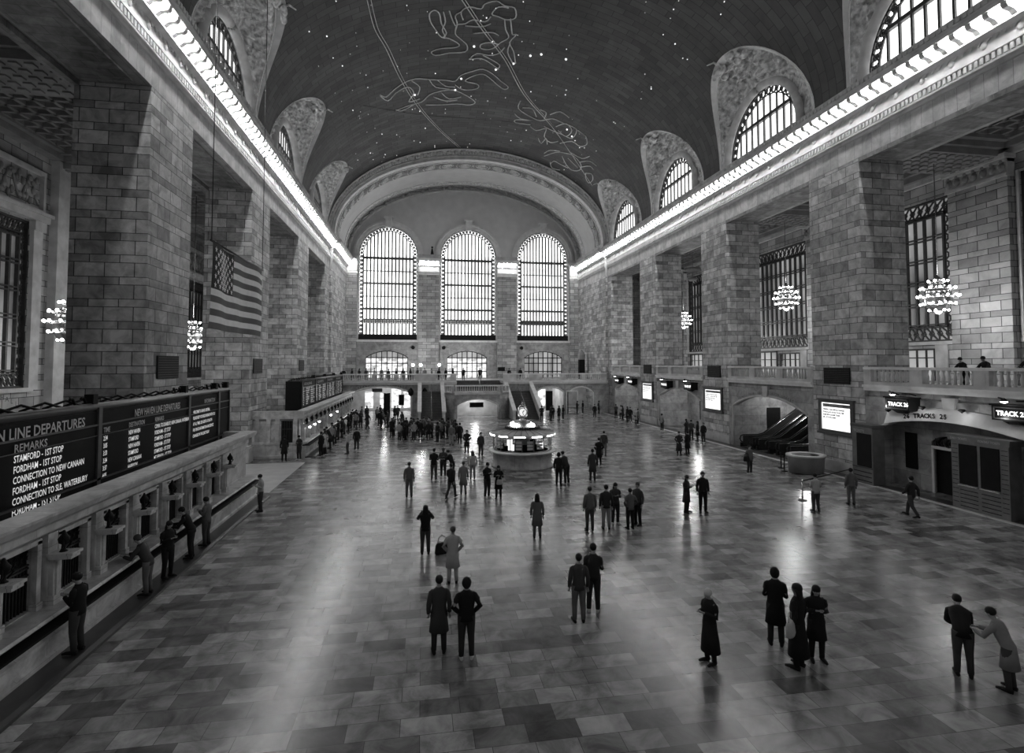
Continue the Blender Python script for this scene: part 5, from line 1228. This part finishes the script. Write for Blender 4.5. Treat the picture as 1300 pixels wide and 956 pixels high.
def parts_for(kind, top, bottom, coat, hair, slim):
    key = (kind, top, bottom, coat, hair, slim)
    if key in _cache: return _cache[key]
    J = pose(kind); w = .90 if slim else 1.0; out = []
    # body: one continuous skin surface with five-fingered hands
    nodes = []; edges = []; rad = []; ix = {}
    def add(n, p, r, par=None):
        ix[n] = len(nodes); nodes.append(tuple(p)); rad.append(r)
        if par: edges.append((ix[par], ix[n]))
    add('pel', J['pel'], (.13 * w, .10)); add('wai', J['wai'], (.115 * w, .085), 'pel'); add('che', J['che'], (.135 * w, .095), 'wai'); add('nek', J['nek'], (.07, .06), 'che')
    add('nk2', J['nk2'], (.052, .052), 'nek'); hd = J['hed']; tp = J['top']; up = (tp - hd).normalized(); fwd = Vector((0, -1, 0)); fwd = (fwd - up * fwd.dot(up)).normalized()
    add('jaw', hd - up * .045 + fwd * .02, (.062, .062), 'nk2'); add('hed', hd + up * .02, (.076, .088), 'jaw'); add('top', tp + up * .0, (.062, .075), 'hed')
    add('nos', hd + fwd * .097 - up * .01, (.012, .016), 'hed')
    for s, n in ((-1, 'r'), (1, 'l')):
        add('ear' + n, hd + Vector((s * .083, .01, 0)), (.01, .018), 'hed')
        add('sh' + n, J['sh' + n] + V3(0, 0, -.03), (.046, .046), 'che'); add('el' + n, J['el' + n], (.034, .034), 'sh' + n); add('wr' + n, J['wr' + n], (.025, .022), 'el' + n)
        d = (J['wr' + n] - J['el' + n]).normalized(); sd = Vector((s, 0, 0)); sd = (sd - d * sd.dot(d))
        sd = sd.normalized() if sd.length > .2 else d.cross(Vector((0, 1, 0))).normalized(); nn = d.cross(sd).normalized()
        pm = J['wr' + n] + d * .06; add('pm' + n, pm, (.032, .02), 'wr' + n)
        for q, (o_, l_) in enumerate(((-.026, .062), (-.009, .072), (.009, .068), (.026, .052))):
            b0 = pm + d * .035 + sd * o_; add('f%s%d' % (n, q), b0, (.0095, .0095), 'pm' + n); add('g%s%d' % (n, q), b0 + d * l_ * .6 + nn * .012, (.0085, .0085), 'f%s%d' % (n, q)); add('h%s%d' % (n, q), b0 + d * l_ * .85 + nn * .034, (.007, .007), 'g%s%d' % (n, q))
        add('t' + n, pm - sd * .035 - d * .02, (.011, .011), 'pm' + n); add('u' + n, pm - sd * .05 + d * .03 + nn * .01, (.009, .009), 't' + n)
        add('hi' + n, J['hi' + n], (.082 * w, .085), 'pel'); add('kn' + n, J['kn' + n], (.052, .055), 'hi' + n); add('an' + n, J['an' + n], (.034, .036), 'kn' + n); add('to' + n, J['to' + n], (.03, .022), 'an' + n)
    out.append(('body', skinmesh(nodes, edges, rad, 'body', 'skin' if hash_(key) % 3 else 'skind')))
    def me_of(b, mat, nm):
        o = b.build(nm, mat, fixn=True); m = o.data; bpy.data.objects.remove(o); return m
    T = lambda a, c, f: a.lerp(c, f)
    # trousers
    b = MB()
    for s, n in ((-1, 'r'), (1, 'l')):
        h, k, a = J['hi' + n], J['kn' + n], J['an' + n]; b.tube([h + V3(0, 0, .06), T(h, k, .3), k, T(k, a, .35), T(k, a, 1.0)], [.108 * w, .102 * w, .075, .068, .058], 12)
    P_ = J['pel']; b.loft([(P_.x, P_.y, P_.z - .12, .11 * w, .10), (P_.x, P_.y, P_.z - .03, .175 * w, .125), (P_.x, P_.y, P_.z + .06, .165 * w, .12), (J['wai'].x, J['wai'].y, J['wai'].z, .145 * w, .11)], 14)
    out.append(('trousers', me_of(b, bottom, 'trousers')))
    # jacket / coat
    b = MB(); c, k_, wst, pl = J['che'], J['nek'], J['wai'], J['pel']
    hem = {0: [], 1: [(pl.x, pl.y, pl.z - .08, .185 * w, .14)], 2: [(pl.x, pl.y + .01, pl.z - .42, .23 * w, .18), (pl.x, pl.y, pl.z - .1, .19 * w, .145)], 3: [(pl.x, pl.y + .02, .28, .25 * w, .21), (pl.x, pl.y + .01, pl.z - .35, .225 * w, .18), (pl.x, pl.y, pl.z - .1, .19 * w, .15)]}[coat]
    sh = (J['shl'] + J['shr']) / 2
    rings = hem + [(pl.x, pl.y, pl.z + .04, .178 * w, .135), (wst.x, wst.y, wst.z + .02, .165 * w, .125), (c.x, c.y + .005, c.z - .05, .195 * w, .14), (sh.x, sh.y, sh.z - .04, .20 * w, .12), (sh.x, sh.y, sh.z + .015, .165 * w, .10), (k_.x, sh.y * .4 + k_.y * .6, sh.z + .05, .10 * w, .08), (k_.x, k_.y, k_.z + .035, .075, .07)]
    rings.sort(key=lambda q: q[2]) if kind not in ('bend',) else None
    if kind in ('bend', 'lean'):
        nd = (k_ - c).normalized()
        low = [V3(q[0], q[1], q[2]) for q in hem]; lr = [(q[3], q[4]) for q in hem]
        b.tube(low + [pl + V3(0, 0, .03), wst, c, sh, k_ + nd * .03], lr + [(.178 * w, .135), (.165 * w, .125), (.195 * w, .14), (.19 * w, .12), (.085, .07)], 18)
    else: b.loft(rings, 18)
    for n in 'rl': b.tube([V3(J['sh' + n].x * .72, J['sh' + n].y, J['sh' + n].z - .005), J['sh' + n] + V3(0, 0, -.045), T(J['sh' + n], J['el' + n], .5), J['el' + n], T(J['el' + n], J['wr' + n], .5), T(J['el' + n], J['wr' + n], .96)], [.058, .070, .067, .061, .054, .044], 12)
    if hair == 'hood': b.ball(tuple(hd + V3(0, .02, .02)), (.105, .118, .13), 14, 9)
    out.append(('coat' if coat >= 2 else 'jacket', me_of(b, top, 'coat')))
    # hair
    if hair != 'hood':
        b = MB(); hc = hd + up * .045 - fwd * .022
        b.ball(tuple(hc), (.092, .108, .10), 14, 8)
        if hair.endswith('long'): b.loft([(hd.x, hd.y + .075, hd.z - .27, .075, .03), (hd.x, hd.y + .085, hd.z - .2, .10, .04), (hd.x, hd.y + .07, hd.z - .06, .10, .055), (hd.x, hd.y + .03, hd.z + .03, .094, .085)], 12)
        hm = {'k': 'hairk', 'b': 'hairb', 'w': 'hairw'}[hair[0]]
        out.append(('hair', me_of(b, hm, 'hair')))
    for s, n in ((-1, 'r'), (1, 'l')):
        a, t = J['an' + n], J['to' + n]; b = MB(); d = (t - a); d.z = 0; d.normalize()
        b.tube([a - d * .07 + V3(0, 0, -a.z + .045 + max(0, a.z - .085) * .7), a + V3(0, 0, -.035), t + V3(0, 0, .02), t + d * .075 + V3(0, 0, .008)], [(.035, .042), (.045, .05), (.046, .036), (.03, .024)], 10)
        out.append(('shoe', me_of(b, 'shoew' if coat == 1 and bottom in ('c_dark', 'c_light') else 'c_black', 'shoe')))
    _cache[key] = out; return out
def hash_(k): return sum(ord(c) for c in str(k))
PLACED = []
def person(x, y, face, kind, top, bottom, coat, hair, label, group=None, h=1.72, z=0., slim=False):
    for q in PLACED:
        d = math.hypot(x - q[0], y - q[1])
        if abs(z - q[2]) < 1 and d < .56 and x < 50: x, y = q[0] + (x - q[0]) / (d + 1e-3) * .58, q[1] + (y - q[1]) / (d + 1e-3) * .58
    PLACED.append((x, y, z))
    r = empty('person', (x, y, z), math.radians(face), label, 'person', group); r.scale = (h / 1.75,) * 3
    for nm, me in parts_for(kind, top, bottom, coat, hair, slim):
        o = bpy.data.objects.new(nm, me); COL.objects.link(o); o.parent = r
    return r
def at(px, py, z=0.):
    cp, sp, cy, sy = math.cos(PITCH), math.sin(PITCH), math.cos(YAW), math.sin(YAW)
    a, q = (px - PX) / F, -(py - PY) / F
    d = [sy * cp + a * cy - q * sy * sp, cy * cp - a * sy - q * cy * sp, sp + q * cp]; t = (z - EYE) / d[2]; return t * d[0], t * d[1]
K, D_, C_, MI, G_, L_, W_2 = 'c_black', 'c_dark', 'c_char', 'c_mid', 'c_grey', 'c_light', 'c_white'
# face: 0 looks towards the camera, 180 looks away, 90 to the right-hand wall, -90 to the left-hand wall
person(.15, 19.25, 180, 'camera', K, C_, 1, 'klong', 'person with long black hair seen from behind, both hands raised, beside a dark bag', h=1.68)
person(.95, 16.6, 180, 'pocket', L_, L_, 2, 'bshort', 'person in a pale knee-length coat seen from behind, in the middle of the floor', h=1.68)
person(1.02, 12.35, 180, 'pocket', K, D_, 1, 'hood', 'person in a bulky black hooded jacket and pale shoes seen from behind', h=1.78)
person(.42, 12.7, 182, 'stand', C_, D_, 2, 'kshort', 'person in a thigh-length dark coat standing close beside the hooded one', h=1.74)
person(6.32, 11.3, -75, 'phone', K, K, 3, 'wshort', 'person with white hair in a long black coat, standing alone', h=1.62)
person(8.1, 10.8, -150, 'stand', K, K, 3, 'klong', 'tall person in an ankle-length black coat carrying a pale bag', h=1.80)
person(8.25, 11.75, 150, 'phone', K, D_, 2, 'hood', 'person in black half hidden behind the ankle-length coat', h=1.78)
person(8.72, 11.0, -20, 'phone', K, K, 2, 'klong', 'person in a dark coat with a phone, rightmost of the group with the pale bag', h=1.66)
person(11.35, 9.95, 140, 'bend', K, C_, 1, 'kshort', 'person in black bending over at the nearest corner of the floor', h=1.72)
person(11.75, 9.35, -160, 'lean', G_, C_, 2, 'kshort', 'person in a grey coat hunched beside the bending one at the nearest corner', h=1.60)
person(4.0, 13.6, 175, 'stand', C_, MI, 1, 'kshort', 'person in a charcoal jacket next to the one in black, mid floor towards the camera', h=1.72)
person(4.55, 14.1, 160, 'phone', D_, D_, 1, 'kshort', 'person in black looking down, right of the one in charcoal, mid floor', h=1.78)
person(11.62, 22.6, 35, 'phone', D_, D_, 2, 'klong', 'person with long hair and a dark coat talking to one in a suit', h=1.66)
person(12.35, 22.5, -10, 'stand', K, K, 1, 'kshort', 'person in a black suit jacket open over a white shirt', h=1.80)
person(3.2, 26.7, 30, 'phone', K, D_, 1, 'kshort', 'person in a black jacket and jeans with a phone, in front of the booth', h=1.74)
person(3.72, 26.5, -15, 'phone', K, K, 2, 'klong', 'person in a short black coat with a handbag, in front of the booth', h=1.62)
person(7.3, 20.9, 170, 'stand', D_, G_, 1, 'kshort', 'person in a black jacket and light trousers in the group of four', h=1.76)
person(7.9, 21.5, 0, 'phone', C_, D_, 1, 'klong', 'person hidden at the back of the group of four', h=1.70)
person(8.25, 20.75, 185, 'pocket', MI, K, 1, 'kshort', 'person in a grey jacket and black trousers in the group of four', h=1.62)
person(8.75, 21.2, -60, 'stand', C_, K, 1, 'bshort', 'person in a waistcoat at the edge of the group of four', h=1.74)
person(6.6, 20.85, 180, 'stand', MI, C_, 1, 'kshort', 'person in mid grey just left of the group of four', h=1.72)
person(11.4, 34.0, 180, 'pocket', K, K, 2, 'kshort', 'person in a dark coat standing with legs apart, facing the stairs alone', h=1.78)
person(9.55, 29.6, 175, 'stand', C_, C_, 2, 'kshort', 'person in dark grey to the right of the booth, nearer the booth', h=1.78)
person(13.0, 37.6, 160, 'stand', C_, MI, 1, 'kshort', 'person in grey walking off behind the one in the dark coat', h=1.74)
person(7.35, 28.7, 150, 'stand', K, K, 1, 'hood', 'person in black leaning at the escalator-side edge of the booth', h=1.78)
person(7.75, 28.9, -150, 'lean', D_, D_, 1, 'kshort', 'person in dark clothes bent towards the one at the booth edge', h=1.82)
person(4.15, 38.4, 20, 'stand', D_, D_, 1, 'kshort', 'person standing just behind the booth, on its flag side', h=1.74)
person(3.3, 40.2, -20, 'pocket', K, K, 2, 'kshort', 'person in a black coat behind the booth, farther off', h=1.70)
person(.7, 31.4, 170, 'phone', K, C_, 1, 'kshort', 'person in black with lighter trousers in the trio left of the booth', h=1.76)
person(1.25, 31.9, 0, 'phone', C_, D_, 1, 'bshort', 'person in the middle of the trio left of the booth', h=1.72)
person(1.75, 31.2, -120, 'lean', K, K, 1, 'kshort', 'person leaning sideways in the trio left of the booth', h=1.72)
person(1.45, 26.9, 150, 'walk', D_, C_, 1, 'kshort', 'person in dark clothes striding across the floor left of the booth', h=1.70)
person(2.1, 27.6, 170, 'stand', G_, G_, 2, 'bshort', 'person in a light grey coat behind the striding one', h=1.66)
person(2.9, 31.2, 175, 'stand', L_, G_, 1, 'blong', 'person in pale clothes between the trio and the booth', h=1.60)
person(-.6, 27.5, 180, 'stand', MI, MI, 1, 'kshort', 'person in mid grey standing alone left of the striding one', h=1.72)
person(4.35, 20.3, 170, 'stand', MI, MI, 2, 'klong', 'person in grey standing alone in front of the pair with phones', h=1.66)
person(17.4, 21.8, 175, 'phone', L_, C_, 1, 'kshort', 'person in a light top and dark trousers near the silver barrier post', h=1.70)
person(19.4, 29.8, 10, 'stand', MI, D_, 1, 'kshort', 'person with a shoulder bag in front of the escalators', h=1.72)
person(18.5, 37.0, -10, 'pocket', D_, K, 3, 'kshort', 'person in a long dark coat standing before the third arch, beside a short-coated one', h=1.66)
person(19.1, 36.9, 200, 'stand', K, K, 2, 'kshort', 'person in a short black coat, before the third arch', h=1.72)
person(20.9, 20.4, -170, 'walk', D_, C_, 1, 'kshort', 'person in dark clothes walking past the ticket machines', h=1.74)
person(19.9, 22.6, 160, 'stand', MI, MI, 1, 'kshort', 'person in grey standing between the barrier post and the ticket machines', h=1.70)
# by the ticket counters
person(-7.66, 13.9, -95, 'phone', K, C_, 1, 'kshort', 'person in black at the near counter, closest to the camera', h=1.78, z=.09)
person(-7.62, 17.0, -90, 'lean', C_, MI, 1, 'bshort', 'person with light hair and a dark top leaning on the near counter', h=1.72, z=.09)
person(-7.62, 18.2, 60, 'phone', K, K, 1, 'klong', 'person all in black with long hair looking at a phone beside the near counter', h=1.72, z=.09)
person(-7.62, 19.9, -80, 'lean', K, K, 1, 'kshort', 'person in black leaning on the near counter beside the long-haired one', h=1.76, z=.09)
person(-7.62, 21.2, -100, 'phone', MI, C_, 1, 'kshort', 'person in a mid grey jacket at the near counter', h=1.72, z=.09)
person(-7.1, 25.9, -60, 'phone', L_, C_, 1, 'kshort', 'person in a pale jacket at the far end of the near counter', h=1.66)
for i, (y, a, t, kd, hh) in enumerate([(40.8, -120, K, 'stand', 1.72), (41.6, 60, L_, 'phone', 1.68), (42.4, -100, C_, 'phone', 1.75), (44.2, -90, K, 'lean', 1.74), (45.6, 0, G_, 'stand', 1.66), (46.8, -90, D_, 'lean', 1.78), (49.0, -80, K, 'phone', 1.72), (50.4, -90, K, 'stand', 1.74), (52.6, -90, C_, 'lean', 1.72), (54.8, -70, K, 'phone', 1.75), (57.5, -90, K, 'stand', 1.7), (60.4, -90, D_, 'lean', 1.74)]):
    person(-7.15 + .1 * (i % 2), y, a, kd, t, D_ if i % 2 else K, 1 + (i % 2), 'kshort', 'person queueing along the far ticket counter, customer %s from its near corner' % ['first', 'second', 'third', 'fourth', 'fifth', 'sixth', 'seventh', 'eighth', 'ninth', 'tenth', 'eleventh', 'twelfth'][i], h=hh)
person(-9.2, 38.9, 20, 'stand', K, K, 2, 'hood', 'person in black waiting at the end window of the far ticket counter', h=1.74); person(-8.3, 39.2, -30, 'phone', D_, D_, 1, 'kshort', 'person with a bag at the end of the far ticket counter', h=1.7)
person(-5.35, 41.2, -100, 'stand', L_, C_, 1, 'bshort', 'person with a pale jacket walking by the far counter', h=1.62); person(-4.9, 42.8, 180, 'stand', K, D_, 1, 'kshort', 'person with a black backpack facing away by the far counter', h=1.72)
# crowd before the end archway
rnd = random.Random(21); pts = []
while len(pts) < 30:
    px, py = rnd.uniform(497, 578), rnd.uniform(552, 561); 
    X, Y = at(px, py)
    if all(math.dist((X, Y), q) > .42 for q in pts): pts.append((X, Y))
lookk = [('stand', K, D_, 1, 'kshort'), ('phone', C_, K, 1, 'kshort'), ('pocket', K, K, 2, 'hood'), ('phone', D_, D_, 2, 'klong'), ('stand', MI, D_, 1, 'bshort'), ('stand', K, C_, 2, 'klong'), ('pocket', G_, D_, 1, 'kshort')]
for i, (X, Y) in enumerate(pts):
    kd, t, bt, ct, hr = lookk[i % 7]
    person(X, Y, rnd.uniform(0, 360), kd, t, bt, ct, hr, 'dark-clothed person in the dense crowd waiting left of the clock booth, before the stairs', 'crowd before the stairs', h=rnd.uniform(1.6, 1.8))
pts = []
while len(pts) < 16:
    X, Y = rnd.uniform(-7.2, -1.5), rnd.uniform(56, 67)
    if all(math.dist((X, Y), q) > .7 for q in pts): pts.append((X, Y))
for i, (X, Y) in enumerate(pts):
    kd, t, bt, ct, hr = lookk[(i * 3) % 7]
    person(X, Y, rnd.uniform(0, 360), 'walk' if i % 3 == 0 else kd, t, bt, ct, hr, 'person milling between the far ticket counter and the end archway', 'passers-by at the end archway', h=rnd.uniform(1.6, 1.8))
person(2.4, 44.3, -20, 'stand', MI, G_, 1, 'kshort', 'person in grey facing the camera between crowd and booth', h=1.72); person(3.1, 44.9, -160, 'stand', K, K, 2, 'kshort', 'person in a dark coat facing away between crowd and booth', h=1.72)
# before the escalator-side arches
for i, (px, py) in enumerate([(755, 531), (765, 523), (774, 523), (790, 533), (797, 531), (802, 533), (811, 535), (818, 536), (829, 538), (832, 538), (873, 547), (885, 558), (892, 556), (900, 560), (912, 562)]):
    X, Y = at(px, py)
    kd, tt, bt, ct, hr = lookk[(i * 2) % 7]
    person(min(X, 23.2), min(Y, 69.0), (i * 47) % 360, kd, L_ if i in (3, 8) else tt, bt, ct, hr, 'person waiting near the third and last arches, number %s counted from the end balcony' % ['one', 'two', 'three', 'four', 'five', 'six', 'seven', 'eight', 'nine', 'ten', 'eleven', 'twelve', 'thirteen', 'fourteen', 'fifteen'][i], h=1.72)
for i, (x, y) in enumerate([(13.9, 62.2), (14.8, 61.6), (15.3, 62.5), (15.9, 61.9), (16.5, 62.3)]): 
    kd, tt, bt, ct, hr = lookk[(i + 2) % 7]; person(x, y, i * 70, kd, K, bt, ct, hr, 'dark-clothed person in the knot of people at the foot of the stairs behind the booth', 'people at the foot of the stairs', h=1.7)
person(20.2, 69.0, 90, 'phone', K, K, 1, 'kshort', 'person in the doorway arch under the end balcony, first of two', h=1.72); person(21.0, 69.1, -90, 'stand', K, D_, 1, 'kshort', 'person in the doorway arch under the end balcony, second of two', h=1.74)
# on the balconies
person(26.1, 22.3, 90 + 180, 'lean', K, K, 1, 'kshort', 'person in black leaning on the nearest balustrade, farther of three', h=1.68, z=5.28); person(26.1, 21.2, -90, 'lean', K, D_, 1, 'kshort', 'person in black leaning on the nearest balustrade, middle of three', h=1.72, z=5.28)
person(26.1, 19.35, -90, 'lean', K, D_, 1, 'wshort', 'person with white hair leaning on the nearest balustrade, nearest of three', h=1.80, z=5.28)
person(11.4, 71.0, 0, 'lean', K, K, 1, 'kshort', 'person leaning on the end balcony rail above the stairs, first of a pair', h=1.7, z=ZB); person(13.0, 71.2, 0, 'stand', K, K, 1, 'kshort', 'person standing at the end balcony rail above the stairs, second of a pair', h=1.7, z=ZB)
for i in range(16):
    x = -9.8 + i * .92; y = 70.95 + (i * 37 % 10) * .13
    kd, tt, bt, ct, hr = lookk[(i * 5) % 7]; person(x, y, i * 67, 'stand' if i % 2 else kd, tt, bt, ct, hr, 'guest standing among the cafe tables on the end balcony', 'guests on the end balcony', h=1.62 + .02 * (i % 6), z=ZB)
for i, x in enumerate((5.6, 7.9)): person(x, 74.5, 0, 'stand', K, K, 1, 'kshort', 'person at the top of the short upper stairs, before the middle window, %s one' % ['first', 'second'][i], h=1.7, z=ZB)
person(-.75, 67.0, 0, 'stand', K, K, 1, 'kshort', 'person standing against the stair parapet above the crowd', h=1.72) if False else None

# things people carry
def bag(x, y, z, rz, s, mat, lab, cat='bag'):
    r = empty('handbag' if cat == 'bag' else cat, (x, y, z), math.radians(rz), lab, cat); b = MB()
    b.loft([(0, 0, 0, .16 * s, .07 * s), (0, 0, .04 * s, .18 * s, .08 * s), (0, 0, .2 * s, .16 * s, .06 * s), (0, 0, .25 * s, .13 * s, .03 * s)], 12); b.build('bag_body', mat, r)
    b = MB(); b.tube([(-.1 * s, 0, .22 * s), (-.09 * s, 0, .36 * s), (0, 0, .42 * s), (.09 * s, 0, .36 * s), (.1 * s, 0, .22 * s)], .012, 5); b.build('bag_handle', mat, r)
bag(.72, 19.2, 0.0, 20, 1.5, 'c_black', 'black soft bag standing on the floor beside the person with raised hands')
bag(7.78, 10.6, .82, 40, 1.2, 'c_light', 'pale tote bag carried by the person in the ankle-length black coat')
bag(3.78, 26.3, .72, 0, .95, 'c_light', 'small light handbag carried by the person in front of the booth')
bag(19.15, 29.7, .78, 0, 1.2, 'c_black', 'dark shoulder bag of the person before the escalators')
# ================================================================ LIGHT
def lamp(kind, name, loc, energy, **kw):
    l = bpy.data.lights.new(name, kind); l.energy = energy
    for k, v in kw.items():
        if k != 'rot': setattr(l, k, v)
    o = bpy.data.objects.new(name, l); COL.objects.link(o); o.location = loc
    if 'rot' in kw: o.rotation_euler = kw['rot']
    return o
W = bpy.data.worlds.new('world'); SC.world = W; W.use_nodes = True
W.node_tree.nodes['Background'].inputs[0].default_value = g3(1); W.node_tree.nodes['Background'].inputs[1].default_value = .06
# chandeliers and passage lamps
for x, y, z, e in ((-17, 29.6, 8.5, 120), (-17, 43.8, 8.6, 160), (-17, 58, 8.6, 120), (32, 43.2, 12.3, 170), (32, 28.9, 10.7, 130), (31, 60.4, 11.7, 320), (32, 17, 10.7, 90)):
    lamp('POINT', 'chandelier_light', (x, y, z - 1.6), e, shadow_soft_size=.4)
for x, y, z, e in ((-5, 75, 3.4, 150), (16.5, 74, 3.2, 80), (21, 74, 3.2, 60), (6.6, 67.5, 2.6, 80), (27, 50, 3.6, 60), (29.5, 38, 4.0, 70), (26.0, 33, 3.9, 12), (27, 63.5, 3.6, 60), (6.5, 34.9, 1.9, 70), (0, 78, 7.5, 160), (7, 79, 8, 110), (19, 79, 8, 60)):
    lamp('POINT', 'passage_lamp', (x, y, z), e, shadow_soft_size=.25)
for y in (25.2, 23.2, 21.2, 19.2): lamp('POINT', 'hood_lamp', (24.2, y, 4.35), 4, shadow_soft_size=.05)
bpy.data.objects.remove(_fo)
vs = SC.view_settings; vs.view_transform = 'Standard'; vs.look = 'None'; vs.gamma = 1; vs.exposure = 1.4; vs.use_curve_mapping = False
SC.cycles.use_denoising = True
SC.cycles.max_bounces = 6; SC.cycles.diffuse_bounces = 4; SC.cycles.glossy_bounces = 3; SC.cycles.transmission_bounces = 4; SC.cycles.sample_clamp_indirect = 3
SC.cycles.use_light_tree = True
